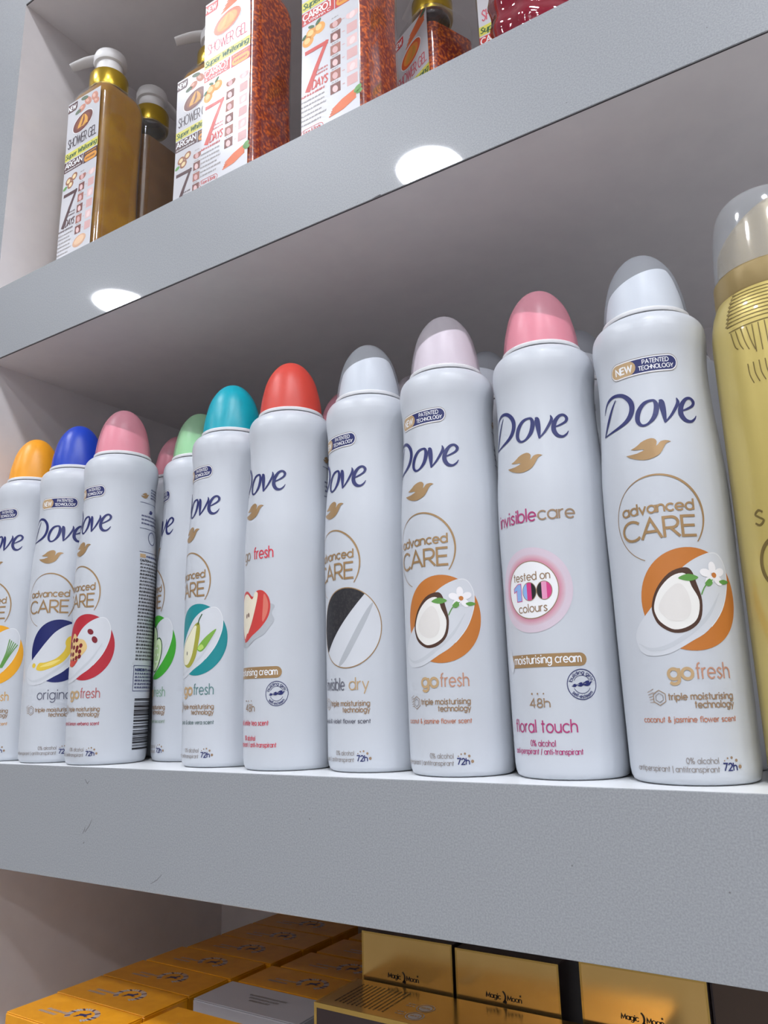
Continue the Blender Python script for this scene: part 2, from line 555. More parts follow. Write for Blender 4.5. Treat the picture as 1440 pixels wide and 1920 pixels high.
# ------------------------------------------------------------------ deodorant cans
KEY = [(0.0, 0.0), (24.3, 0.0), (25.6, .8), (26.4, 2.6), (26.8, 6), (27.1, 30), (27.4, 60), (27.6, 90), (27.9, 106), (27.9, 122), (27.5, 135), (26.4, 150), (25.6, 163), (25.2, 175), (25.5, 184), (26.3, 191), (26.6, 196), (26.0, 200.2), (24.4, 203), (22.2, 204.8), (20.6, 205.6)]
dense = [(0.0, 0.0), (24.3, 0.0), (25.6, .8), (26.4, 2.6)] + [p for p in cr(KEY[4:16], 5)] + cr(KEY[16:], 4)
BODY = dense
ZS = [(z, r) for r, z in BODY[2:]]


def body_r(z):
    for (z0, r0), (z1, r1) in zip(ZS, ZS[1:]):
        if z0 <= z <= z1:
            return r0 + (r1 - r0) * ((z - z0) / (z1 - z0) if z1 > z0 else 0)
    return ZS[0][1] if z < ZS[0][0] else ZS[-1][1]


def can_surf(s, z, layer):
    th = s / 27.0
    r = body_r(z) + .10 + .035 * layer
    return (r * math.sin(th), -r * math.cos(th), z)


CAPO = [(20.0, 208.2), (19.75, 211), (19.3, 215), (18.55, 219.5), (17.5, 224), (16.2, 228.8), (14.1, 233.6), (11.2, 238.0), (7.8, 241.4), (4.0, 243.4), (0.0, 244.0)]


def build_meshes():
    d = {}
    b = MB(); b.lathe(BODY, 112); o = b.build('body', M_CAN, None); d['body'] = o.data; bpy.data.objects.remove(o)
    b = MB(); b.lathe([(19.2, 204.6), (19.2, 206.1), (20.5, 206.3), (20.8, 206.8), (20.7, 208.0), (20.2, 208.4), (18.6, 208.4), (18.6, 204.6)], 72, close=True); o = b.build('collar', M_COLLAR, None); d['collar'] = o.data; bpy.data.objects.remove(o)
    b = MB(); b.lathe(cr(CAPO, 3), 80); o = b.build('cap', M_COLLAR, None); d['cap'] = o.data; bpy.data.objects.remove(o)
    # inner spray button: the cap's shape a little smaller, cut by a slanted plane
    b = MB(); b.lathe([(r - 1.1 if r > 1.1 else 0, z - .8) for r, z in cr(CAPO, 3)], 64)
    o = b.build('spray_button', M_COLLAR, None)
    bm = bmesh.new(); bm.from_mesh(o.data)
    g = bmesh.ops.bisect_plane(bm, geom=bm.verts[:] + bm.edges[:] + bm.faces[:], plane_co=(0, 0, .2275), plane_no=Vector((-.34, 0, 1)).normalized(), clear_outer=True)
    ed = [e for e in g['geom_cut'] if isinstance(e, bmesh.types.BMEdge)]
    bmesh.ops.contextual_create(bm, geom=ed)
    bm.to_mesh(o.data); bm.free(); d['button'] = o.data; bpy.data.objects.remove(o)
    return d


CANM = build_meshes()


def frosted(name, rgb, alpha):
    """milky see-through plastic"""
    m = mat(name, rgb, 0.33, alpha=1.0)
    nt = m.node_tree
    b = nt.nodes['Principled BSDF']
    out = nt.nodes['Material Output']
    tr = nt.nodes.new('ShaderNodeBsdfTransparent')
    tr.inputs[0].default_value = tuple(min(1, .3 + .72 * c) for c in lin(rgb)) + (1,)
    mx = nt.nodes.new('ShaderNodeMixShader')
    mx.inputs[0].default_value = alpha
    nt.links.new(tr.outputs[0], mx.inputs[1])
    nt.links.new(b.outputs[0], mx.inputs[2])
    nt.links.new(mx.outputs[0], out.inputs['Surface'])
    return m


CAP_SOLID = {'orange': mat('orange_cap', (238, 158, 34), .38), 'blue': mat('blue_cap', (24, 62, 178), .38), 'teal': mat('teal_cap', (0, 158, 176), .38), 'red': mat('red_cap', (204, 68, 56), .42)}
CAP_FROST = {'pink': (frosted('pink_frosted_cap', (236, 170, 184), .42), mat('pink_button', (250, 222, 228), .45)),
             'green': (frosted('green_frosted_cap', (186, 228, 190), .42), mat('green_button', (226, 246, 224), .45)),
             'white': (frosted('white_frosted_cap', (222, 226, 232), .24), mat('white_button', (240, 241, 243), .45)),
             'blush': (frosted('blush_frosted_cap', (228, 222, 228), .27), mat('blush_button', (242, 236, 240), .45))}
COLLAR_FROST = mat('white_collar_ring', (226, 227, 230), .4)


def wordmark(ink, dz=0.0):
    N = M_NAVY

    def st(pts, n=7):
        ink.stroke([(x, z + dz, w * 1.14) for x, z, w in cr(pts, n)], 1, N, 3)
    st([(-24.6, 161.2, .25), (-23.2, 164.4, .8), (-20.3, 166.8, 1.2), (-16, 167.6, 1.3), (-11, 166.3, 1.6), (-7.4, 162.8, 2.1), (-6.6, 158.8, 2.3), (-8.3, 155, 2.1), (-12, 152.6, 1.5), (-18, 151.2, .9), (-25.2, 150.6, .5)])
    st([(-15.4, 165.6, .35), (-18.4, 161.8, 1.1), (-21.6, 156.5, 1.6), (-25.1, 150.6, .7)])
    # o
    o = [(2.6, 160.9, 1.0), (-.8, 160.0, 1.5), (-3.6, 156.6, 2.1), (-4.3, 152.6, 1.9), (-2.6, 150.0, 1.1), (.2, 150.2, 1.0), (3.2, 153.0, 1.9), (4.6, 157.0, 2.2), (4.2, 160.0, 1.5)]
    ink.stroke([(x, z + dz, w * 1.1) for x, z, w in cr(o, 6, True)] + [(2.6, 160.9 + dz, 1.1)], 1, N, 3)
    # v
    st([(6.2, 160.6, .5), (7.0, 159.4, 2.3), (7.5, 155, 2.1), (7.8, 150.0, .9)])
    st([(7.6, 149.8, .5), (10.6, 152.8, 1.0), (13.4, 156.8, 1.3), (14.5, 159.0, 1.4), (14.1, 161.0, .4)])
    # e
    st([(14.9, 154.6, .5), (18, 155.6, .8), (21.4, 157.4, 1.1), (22.4, 159.4, 1.5), (20.8, 161.0, 1.1), (18.2, 160.2, 1.4), (15.8, 157, 2.0), (15.2, 153.4, 2.1), (16.8, 150.6, 1.7), (19.4, 149.9, 1.1), (21.6, 151.2, .8), (22.7, 152.8, .3)])


BIRD_PX = [(345, 1725), (372, 1741), (400, 1750), (430, 1756), (460, 1757), (492, 1750), (520, 1735), (543, 1719), (560, 1700), (574, 1675), (585, 1650), (594, 1630), (605, 1615), (618, 1606), (632, 1600), (616, 1594), (600, 1594), (584, 1599), (570, 1606), (560, 1618), (552, 1632), (540, 1645), (544, 1628), (547, 1610), (543, 1597), (532, 1588), (515, 1586), (492, 1594), (470, 1606), (448, 1622), (430, 1642), (408, 1661), (380, 1678), (402, 1681), (425, 1679), (452, 1675), (468, 1678), (455, 1689), (440, 1696), (420, 1707), (395, 1714), (370, 1720)]


def bird(ink, x=0.0, z=0.0, k=1.0, m=M_BRONZE, layer=3, flip=1):
    P = [(x + k * (-11 + (u - 345) * .07), z + k * (137.5 + .06 * (1725 - v - .245 * (u - 345)) - 138.4)) for u, v in BIRD_PX]
    ink.fill(P, m, layer, gx=2.0)


def pill(x0, x1, z0, z1, left=True, right=True, n=8):
    r = (z1 - z0) / 2
    zc = (z0 + z1) / 2
    P = []
    P += arc(x1 - r, zc, r, r, -90, 90, n) if right else [(x1, z0), (x1, z1)]
    P += arc(x0 + r, zc, r, r, 90, 270, n) if left else [(x0, z1), (x0, z0)]
    return P


def badge(ink):
    ink.fill(pill(-16.9, 16.9, 174.3, 182.0), M_WHITEINK, 1)
    ink.stroke(pill(-16.7, 16.8, 174.2, 182.1) + [pill(-16.7, 16.8, 174.2, 182.1)[0]], .3, M_GREYINK, 2)
    ink.fill(pill(-16.2, 16.2, 174.9, 181.4), M_NAVY, 2)
    ink.fill(pill(-16.2, -3.0, 174.9, 181.4, True, True), M_TAN, 3)
    ink.text('NEW', -13.6, -4.9, 176.5, 2.1, .62, M_WHITEINK, 4)
    ink.text('PATENTED', .4, 12.6, 178.75, 1.3, .32, M_WHITEINK, 4)
    ink.text('TECHNOLOGY', -1.6, 14.6, 175.9, 1.3, .32, M_WHITEINK, 4)


def roundel(ink):
    c = (0, 107.8)
    pts = []
    for i in range(73):
        a = 296 - 332 * i / 72.0 + 0
        t = math.cos(math.radians(a - 40)) * .5 + .5
        pts.append((c[0] + 18.7 * math.cos(math.radians(a)), c[1] + 18.9 * math.sin(math.radians(a)), .32 + .75 * t))
    a0, a1 = -36, 248
    pts = []
    for i in range(64):
        a = a0 + (a1 - a0) * i / 63.0
        t = max(0, math.cos(math.radians(a - 38)))
        pts.append((c[0] + 18.7 * math.cos(math.radians(a)), c[1] + 18.9 * math.sin(math.radians(a)), .3 + .7 * t))
    ink.stroke(pts, 1, M_BRONZE, 2)
    ink.text('advanced', -15.3, 14.9, 110.3, 3.05, .78, M_BRONZE, 3)
    ink.text('CARE', -15.9, 14.8, 99.3, 5.75, 1.15, M_BRONZE, 3, gap=.2)


SWOOSH = [(-9.9, 67), (-4, 73), (2, 80), (7, 85.5), (13, 89.5), (19.8, 92), (23.5, 91.6), (26.0, 88.5), (27.2, 84), (26.5, 77), (22.5, 68), (15, 59.8), (8, 55.7), (3, 53), (-2, 51), (-9, 50.7), (-13.5, 53), (-15.3, 58.5), (-13.5, 63)]


def picture_disc(ink, rgb, name):
    m = mat(name, rgb, .42)
    ink.disc(9.7, 73.2, 20.3, m, 1, 21.2, n=64)
    sw = cr(SWOOSH, 4, True)
    ink.fill(sw, M_CREAM, 2)
    ink.stroke([(p[0] * .985 + .1, p[1] * .99 + .5) for p in sw[20:44]], .35, M_CREAM_L, 3)
    ink.stroke([(x, z, w) for x, z, w in cr([(-14, 56, .3), (-8, 53.2, 1.2), (0, 54.6, 1.8), (9, 60, 1.8), (16, 66, 1.4), (22, 75, .3)], 6)], .8, M_CREAM_M, 3)


def fruit(ink, kind):
    F = lambda pts, m, l, n=4: ink.fill(cr(pts, n, True), m, l)
    if kind == 'coconut':
        F([(-6.2, 71), (-3.5, 78), (2, 84), (8, 86), (11, 84.5), (12.6, 79), (14, 72), (12.6, 64.5), (8, 60.3), (2, 59.4), (-3.2, 62.2), (-5.6, 66)], mat('coconut_shell', (74, 48, 36), .5), 4)
        F([(-5.2, 71), (-2.4, 77.5), (3, 82.6), (8.4, 83.4), (10.4, 78), (12.8, 72), (11.4, 65.2), (7.4, 61.8), (2, 60.8), (-2.4, 63.4), (-4.6, 66.6)], mat('coconut_flesh', (232, 230, 226), .5), 5)
        F([(-3.4, 70), (0, 76), (5, 79.5), (8, 77), (9.4, 71), (8.2, 66), (4, 64), (-.6, 65.6)], mat('coconut_hollow', (222, 218, 214), .5), 6)
        for a in range(5):
            t = math.radians(72 * a + 20)
            ink.disc(20 + 3.4 * math.cos(t), 82.6 + 3 * math.sin(t), 2.5, mat('petal_white', (238, 236, 238), .5), 6 + a % 2, 1.7, t, 12)
        ink.disc(20.4, 82.4, 1.1, mat('flower_heart', (196, 122, 60), .5), 8)
        F([(5.5, 81.6), (9.5, 83.2), (13.5, 81.6), (10, 80.2)], M_GREEN, 7)
        F([(22.5, 79.8), (25, 80.6), (27.6, 79.6), (24.5, 78.6)], M_GREEN, 7)
        ink.stroke(cr([(14, 74.5), (16, 78), (19.5, 80.5)], 4), .5, M_GREEN, 7)
        F([(16, 79), (18.2, 81), (19.4, 79.2), (17.6, 77.8)], M_GREEN, 8)
    elif kind == 'pear':
        F([(-2, 58), (4, 57), (9, 62), (11.2, 70), (12.4, 78), (11.5, 83), (8, 82), (3, 77), (-2.5, 72), (-6, 66), (-5.5, 61)], mat('pear_skin', (160, 158, 62), .45), 4)
        F([(-3, 59), (2, 59), (6, 64), (8, 71), (9.2, 78), (9.6, 81), (7.4, 81), (3, 76.4), (-2.2, 71.6), (-5.4, 66), (-5, 62)], mat('pear_flesh', (228, 224, 196), .45), 5)
        ink.disc(0.6, 65.4, .55, M_BLACK, 6, 1.2)
        ink.stroke([(10.6, 82), (11.6, 85), (13.6, 88)], .7, M_DGREEN, 6)
        F([(10.5, 67.5), (13, 65.8), (16, 67.5), (20, 73), (23.2, 78.8), (18, 75.5), (13, 71)], mat('aloe_green', (120, 168, 66), .45), 6)
        F([(11, 67.6), (13, 66.6), (15.4, 68), (14.2, 70), (12.2, 69.4)], mat('aloe_flesh', (176, 206, 104), .45), 7)
    elif kind == 'cucumber':
        for (cx, cz, rx, rz, rot) in ((2, 76, 9, 12.5, -.5), (11, 68, 6.5, 12, -.35)):
            ink.disc(cx, cz, rx, mat('cucumber_skin', (44, 88, 40), .45), 4, rz, rot)
            ink.disc(cx, cz, rx - .9, mat('cucumber_flesh', (206, 226, 182), .45), 5, rz - .9, rot)
            ink.disc(cx, cz, rx * .55, mat('cucumber_core', (176, 206, 148), .45), 6, rz * .6, rot)
            for q in range(6):
                t = q * 1.05
                ink.disc(cx + rx * .36 * math.cos(t), cz + rz * .42 * math.sin(t), .5, M_WHITEINK, 7, 1.0, t, 8)
    elif kind == 'pomegranate':
        F([(-7, 62), (-1, 61), (5, 66), (11.5, 72), (9, 77.5), (3, 79), (-1.5, 82.5), (-5, 78), (-8, 70)], mat('pomegranate_pith', (222, 190, 130), .45), 4)
        sd = mat('pomegranate_seed', (122, 34, 44), .4)
        for q in range(15):
            ink.disc(-5.2 + (q % 4) * 3.7 + random.uniform(-.6, .6), 65.5 + (q // 4) * 3.7 + random.uniform(-1.1, 1.1) + (q % 4) * .6, 1.65, sd, 5 + q % 3, 1.45, .4, 12)
        F([(-7, 62), (-1, 61), (4, 65), (0, 64.5), (-5, 65)], mat('pomegranate_skin', (200, 70, 60), .45), 8)
        ink.disc(13.5, 82.8, 2.4, sd, 5, 1.7, -.5, 14)
        ink.disc(16.8, 77.6, 2.4, sd, 5, 1.8, -.9, 14)
    elif kind == 'oil':
        oil = mat('golden_oil', (222, 190, 66), .3)
        ol = mat('pale_oil', (236, 214, 120), .3)
        F([(-5, 61), (0, 60), (8, 62.5), (14, 66), (18.5, 72), (20, 77), (16, 78.5), (14, 73), (9, 68), (2, 65.5), (-3, 65)], oil, 4)
        F([(-2, 62.5), (6, 63.4), (12, 67), (8, 66.5), (2, 64.5)], ol, 5)
        ink.disc(18, 79, 3.4, oil, 5, 4.2, -.3)
        ink.disc(-7.4, 63.6, 1.6, oil, 4)
    elif kind == 'passionfruit':
        ink.disc(4, 74, 8.5, mat('passionfruit_skin', (74, 40, 62), .45), 4, 11, -.4)
        ink.disc(4, 74, 6.6, mat('passionfruit_rind', (232, 214, 196), .45), 5, 8.8, -.4)
        ink.disc(4, 74, 5.2, mat('passionfruit_pulp', (206, 140, 34), .45), 6, 7.2, -.4)
        for q in range(8):
            ink.disc(4 + 3 * math.cos(q * .8), 74 + 4.4 * math.sin(q * .8), .8, M_BLACK, 7, 1.1, q, 8)
        for q in range(5):
            ink.stroke(cr([(14 + q * .5, 64), (18 + q * .9, 74), (20 + q * 1.4, 84 - q)], 5), .7, M_GREEN, 5 + q % 2)


def triple_lines(ink, name_txt, name_col, scent, scent_col):
    if name_txt == 'gofresh':
        ink.text('go', -2.4, 7.0, 41.0, 4.1, 1.25, M_TAN, 3)
        ink.text('fresh', 8.4, 22.2, 41.0, 4.1, .62, name_col, 3)
    elif name_txt == 'invisible dry':
        ink.text('invisible', -9.5, 8.0, 41.0, 4.1, .6, name_col, 3)
        ink.text('dry', 11.2, 22.2, 41.0, 4.1, .6, M_TAN, 3)
    elif name_txt == 'original':
        ink.text('original', -2.5, 22.2, 41.0, 4.3, .6, name_col, 3)
    hx, hz = -7.2, 33.8
    hexa = [(hx + 3.0 * math.cos(math.radians(60 * i + 30)), hz + 3.0 * math.sin(math.radians(60 * i + 30))) for i in range(7)]
    ink.stroke(hexa, .3, M_BRONZE_D, 3)
    ink.stroke([(hx + (x - hx) * .6, hz + (z - hz) * .6) for x, z in hexa], .3, M_GREYINK, 3)
    for q in range(5):
        ink.stroke([(hx - 5.2 + q * .25, hz + 2.2 - q * 1.0), (hx - 2.4, hz + 2.9 - q * 1.3 + .6)], .2, M_BRONZE_D, 3)
    ink.text('triple moisturising', -3.4, 22.6, 32.9, 1.75, .46, M_BRONZE_D, 3)
    ink.text('technology', 6.6, 22.6, 29.7, 1.75, .46, M_BRONZE_D, 3)
    x0 = 22.9 - 1.28 * len(scent)
    ink.text(scent, x0, 22.9, 24.2, 1.45, .32, scent_col, 3)
    ink.text('0% alcohol', .9, 13.3, 8.4, 1.5, .26, M_GREYINK, 3)
    ink.text('antiperspirant | antitranspirant', -22.2, 13.3, 5.2, 1.45, .26, M_GREYINK, 3, gap=.24)
    ink.text('72h', 15, 20.8, 5.7, 1.85, .5, M_NAVY, 3)
    for q, (dx, dz, r) in enumerate([(15.6, 9.4, .28), (17.0, 10.3, .38), (18.8, 10.5, .5), (20.8, 9.4, .62), (22.3, 7.0, .75)]):
        ink.disc(dx, dz, r, M_BRONZE_D, 3, n=10)


def side_panel_print(body, start=93):
    ink = Ink(can_surf)
    r = math.radians
    a, e = start * math.pi / 180 * 27, (start + 57) * math.pi / 180 * 27
    bird(ink, a + 5, 177, .42)
    for z in (182, 180, 178, 176):
        ink.squiggle(a + 11, e, z, 1.0, .3, M_NAVY)
    ink.stroke([(a, 172), (e, 172)], .3, M_NAVY, 2)
    bird(ink, a + 12, 166, .3, M_NAVY)
    for z in (162, 159.3, 156.6):
        ink.squiggle(a + 1.5, e, z, 1.2, .36, M_NAVY)
    ink.stroke([(a, 153.6), (e, 153.6)], .3, M_NAVY, 2)
    ink.ring(a + 13, 147.5, 4.4, .5, M_NAVY)
    ink.stroke([(a, 137), (e, 137)], .3, M_NAVY, 2)
    ink.fill([(a + .5, 133), (a + 5.5, 133), (a + 5.5, 135.6), (a + .5, 135.6)], M_TAN, 2)
    z = 133.4
    ink.squiggle(a + 6.2, e, z, 1.4, .42, M_NAVY)
    ink.text('CAUTION', a + .8, a + 9, 130.4, 1.0, .38, M_BLACK, 3)
    ink.squiggle(a + 9.8, e, 130.4, 1.3, .36, M_BLACK)
    z = 128.0
    k = 0
    while z > 64:
        ink.squiggle(a + .8 + (k % 3) * .1, e, z, 1.35, .44 if k % 5 == 3 else .36, M_BLACK)
        z -= 2.35
        k += 1
    ink.stroke([(a, 44.8), (e, 44.8), (e, 61), (a, 61), (a, 44.8)], .35, M_NAVY, 2)
    ink.text('INGREDIENTS', a + 1.2, a + 13, 57.6, 1.0, .4, M_NAVY, 3)
    ink.squiggle(a + 14, e - 1, 57.6, 1.3, .36, M_NAVY)
    for q in range(5):
        ink.squiggle(a + 1.2, e - 1, 55.2 - 2.2 * q, 1.3, .36, M_NAVY)
    z, q = 40.0, 0
    ws = [.9, .35, .6, .35, 1.2, .35, .9, .6, .35, 1.0, .35, .35, 1.2, .6]
    while z > 9:
        w = ws[q % len(ws)]
        ink.fill([(a + 2, z - w), (e - 1, z - w), (e - 1, z), (a + 2, z)], M_BLACK, 2)
        z -= w + ws[(q * 3 + 1) % len(ws)] * .9
        q += 1
    ink.build('care_text', body)


def seal(ink):
    cx, cz, r = 18.6, 40.2, 6.5
    ink.ring(cx, cz, r, .34, M_NAVY)
    ink.ring(cx, cz, 3.9, .22, M_NAVY, a0=25, a1=155)
    ink.ring(cx, cz, 3.9, .22, M_NAVY, a0=205, a1=335)
    ink.text_arc("building girls'", cx, cz, 4.5, 90, 150, 1.0, .24, M_NAVY)
    ink.text_arc('self-esteem', cx, cz, 5.9, 270, 105, 1.0, .24, M_NAVY, inner=True)
    for bx, k in ((-3.2, .14), (-.4, .19), (2.6, .25)):
        bird(ink, cx + bx, cz + bx * .14, k, M_NAVY, 3)


def cream_pill(ink, z0=48.4, z1=54.2):
    ink.fill(pill(-17.5, 21.6, z0, z1, False, True), M_BRONZE, 1)
    ink.fill(cr([(-18, z0 - 2), (-21, z0 + 1), (-20.4, z0 + 4), (-18.5, z1 + 2.6), (-16.8, z0 + 4), (-16, z0 + 1)], 4, True), M_CREAM, 3)
    ink.text('moisturising cream', -15.2, 19.0, z0 + 1.7, 2.45, .52, M_WHITEINK, 3)


def print_can(body, spec):
    if spec['kind'] == 'advanced':
        ink = Ink(can_surf); badge(ink); ink.build('patent_badge', body)
        ink = Ink(can_surf); wordmark(ink); ink.build('brand_lettering', body)
        ink = Ink(can_surf); bird(ink, 0, 138.4); ink.build('bird_emblem', body)
        ink = Ink(can_surf); roundel(ink); ink.build('care_roundel', body)
        ink = Ink(can_surf)
        if spec['fruit'] == 'fabric':
            dk = mat('dark_cloth_ink', (40, 40, 46), .6)
            noise_mix(dk, 700, (33, 32, 37), (62, 58, 58), .45, .85)
            C = arc(9.7, 73.2, 20.0, 21.0, 0, 360, 60)
            left = [p for p in arc(9.7, 73.2, 19.8, 20.8, 55, 217, 40)]
            ink.fill(C[:-1], M_CREAM, 1)
            ink.fill(left, dk, 2)
            ink.fill(cr([(4, 53.5), (12, 66), (22, 82), (25.5, 85), (20, 73), (10, 57)], 4, True), M_CREAM_S, 2)
            ink.stroke(C, .5, M_BRONZE, 3)
        else:
            picture_disc(ink, spec['disc'], spec['fruit'] + '_disc')
            fruit(ink, spec['fruit'])
        ink.build('scent_picture', body)
        ink = Ink(can_surf)
        triple_lines(ink, spec['name'], mat('ink_' + spec['fruit'], spec['ncol'], .45), spec['scent'], mat('scent_ink_' + spec['fruit'], spec['scol'], .45))
        ink.build('product_lettering', body)
    else:
        ink = Ink(can_surf); wordmark(ink, 5.3); ink.build('brand_lettering', body)
        ink = Ink(can_surf); bird(ink, -.3, 144.0); ink.build('bird_emblem', body)
        ink = Ink(can_surf)
        red = mat('rose_ink', (206, 62, 78), .45)
        mag = mat('magenta_ink', (172, 58, 112), .45)
        if spec['kind'] == 'floral':
            ink.text('invisible', -20.6, 3.5, 115.2, 4.1, .75, mag, 3, gap=.24)
            ink.text('care', 4.7, 21.3, 115.2, 4.1, .75, M_BRONZE_D, 3, gap=.24)
            c = (-1.6, 83.2)
            ink.disc(*c, 19.6, mat('halo_pink_pale', (210, 194, 206), .45), 1, n=60)
            for q, (rr, col) in enumerate(((16.4, (210, 186, 198)), (15.9, (210, 178, 190)), (15.4, (210, 168, 182)), (14.8, (208, 156, 172)), (14.2, (206, 144, 162)))):
                ink.disc(*c, rr, mat('halo_pink_%s' % 'abcde'[q], col, .45), 1.2 + .25 * q, n=60)
            ink.disc(*c, 13.3, M_WHITEINK, 3, n=60)
            ink.ring(*c, 13.2, .42, M_BRONZE_D, 4)
            ink.text('tested on', c[0] - 9.6, c[0] + 9.6, 87.6, 2.5, .5, M_BRONZE_D, 5)
            ink.text('colours', c[0] - 7.4, c[0] + 7.4, 73.0, 2.5, .5, M_BRONZE_D, 5)
            sky = mat('sky_ink', (140, 176, 226), .45); hot = mat('hot_pink_ink', (206, 64, 130), .45); pal = mat('pale_pink_ink', (226, 150, 186), .45)
            ink.fill([(c[0] - 8.2, 78.3), (c[0] - 5.2, 78.3), (c[0] - 5.2, 86.4), (c[0] - 7.2, 86.4), (c[0] - 10, 84.6), (c[0] - 10, 82.6), (c[0] - 8.2, 83.4)], sky, 5)
            ink.stroke([(c[0] - 8.2, 78.3), (c[0] - 5.2, 78.3), (c[0] - 5.2, 86.4), (c[0] - 7.2, 86.4), (c[0] - 10, 84.6), (c[0] - 10, 82.6), (c[0] - 8.2, 83.4), (c[0] - 8.2, 78.3)], .3, hot, 6)
            for (ox, cols) in ((-.8, (sky, hot, M_BLACK)), (6.6, (M_BLACK, pal, hot))):
                for q in range(3):
                    P = []
                    for (xx, sg) in [(ox - 3.6 + 2.4 * q + 2.4 * t / 6, 1) for t in range(7)] + [(ox - 3.6 + 2.4 * q + 2.4 * t / 6, -1) for t in range(6, -1, -1)]:
                        P.append((c[0] + xx, 82.4 + sg * 4.2 * math.sqrt(max(0.0, 1 - ((xx - ox) / 3.6) ** 2))))
                    ink.fill(P, cols[q], 5)
                ink.ring(c[0] + ox, 82.4, 3.6, .3, M_BRONZE_D, 6, rz=4.2)
            ink.build('colour_test_badge', body)
            ink = Ink(can_surf)
            cream_pill(ink, 48.2, 54.0)
            ink.text('48h', -6.4, 3.7, 30.7, 2.6, .55, M_BRONZE_D, 3)
            ink.text('floral touch', -18.4, 15.0, 20.0, 3.6, .62, mag, 3)
            ink.text('0% alcohol', -7.8, 5.0, 14.1, 1.75, .32, mag, 3)
            ink.text('anti-perspirant / anti-transpirant', -20.2, 16.8, 10.7, 1.6, .32, mag, 3, gap=.24)
        else:
            ink.text('go', -8.6, -1.2, 115.4, 4.4, .6, M_BRONZE_D, 3)
            ink.text('fresh', 2.6, 16.0, 115.4, 4.4, .75, red, 3, gap=.24)
            ink.fill(cr([(-20, 72), (-14, 67), (-4, 66), (4, 70), (10, 72), (14, 76), (17, 80), (15.5, 84), (17.2, 88), (12, 90), (0, 92), (-16, 84)], 4, True), M_CREAM_S, 1)
            ink.fill(cr([(-6, 69), (1, 72), (8, 76), (13, 81.5), (14.6, 87.5), (13.4, 93), (9.6, 96.8), (5, 97), (1.5, 94), (-4, 97.6), (-10, 97), (-15, 92), (-16, 84), (-12, 74)], 4, True), mat('apple_red', (200, 66, 62), .4), 2)
            ink.fill(cr([(-7, 70.5), (-3, 74), (1, 80), (4.5, 89), (6, 95.4), (3.6, 96.4), (1, 92.6), (-4, 96), (-9, 95.4), (-13.4, 91), (-14.4, 84), (-11, 75)], 4, True), mat('apple_flesh', (232, 222, 200), .45), 3)
            ink.fill(cr([(-8, 69.4), (-4.6, 73.6), (-2.6, 72.8), (-5, 69.2)], 4, True), mat('apple_red', (200, 66, 62), .4), 4)
            ink.disc(-2.6, 84, .8, mat('apple_seed', (96, 56, 40), .4), 4, 1.4, .2, 10)
            ink.disc(-5.0, 83.6, .8, mat('apple_seed', (96, 56, 40), .4), 4, 1.4, -.2, 10)
            ink.fill(cr([(9.5, 79.5), (12.6, 84), (13.2, 90), (10.5, 95), (9.8, 88)], 4, True), mat('apple_blush', (216, 120, 104), .4), 3)
            ink.build('scent_picture', body)
            ink = Ink(can_surf)
            cream_pill(ink, 48.6, 54.8)
            ink.text('48h', -5.0, 3.9, 31.0, 2.6, .5, M_BRONZE_D, 3)
            ink.text('apple & white tea scent', -18.0, 13.8, 23.6, 1.75, .36, red, 3)
            ink.text('0% alcohol', -6.6, 4.6, 15.6, 1.7, .32, red, 3)
            ink.text('anti-perspirant / anti-transpirant', -20.0, 18.6, 12.2, 1.65, .32, red, 3, gap=.24)
        for q in range(3):
            ink.disc(-5 + q * 3, 36.6, .5 - .06 * q, M_BRONZE_D, 3, n=10)
        ink.build('product_lettering', body)
        ink = Ink(can_surf); seal(ink); ink.build('round_seal', body)
    if spec.get('side'):
        side_panel_print(body, 93 if spec.get('fruit') == 'pomegranate' else 106)


def make_can(label, x, y, rot, cap, sc, spec=None, btn_rot=0.0, group='white deodorant cans standing on the middle shelf'):
    t = thing('deodorant_can', label, 'spray can', (x, y, .3), math.radians(rot), group)
    t.scale = (sc, sc, 1)
    body = link(bpy.data.objects.new('body', CANM['body']), t)
    body['label'] = 'glossy white can body'
    link(bpy.data.objects.new('collar', CANM['collar']), t)
    me = CANM['cap'].copy()
    c = link(bpy.data.objects.new('cap', me), t)
    c['label'] = '%s domed cap' % {'white': 'milky white', 'blush': 'milky pinkish white'}.get(cap, cap)
    if cap in CAP_SOLID:
        me.materials[0] = CAP_SOLID[cap]
    else:
        me.materials[0] = CAP_FROST[cap][0]
        mb = CANM['button'].copy()
        mb.materials[0] = CAP_FROST[cap][1]
        bo = link(bpy.data.objects.new('spray_button', mb), c)
        bo.rotation_euler = (0, 0, math.radians(btn_rot))
    if spec:
        print_can(body, spec)
    return t


ADV = lambda fruit_, disc, name, ncol, scent, scol, side=False: dict(kind='advanced', fruit=fruit_, disc=disc, name=name, ncol=ncol, scent=scent, scol=scol, side=side)
COCO = lambda side: ADV('coconut', (190, 116, 52), 'gofresh', (190, 140, 116), 'coconut & jasmine flower scent', (186, 120, 92), side)

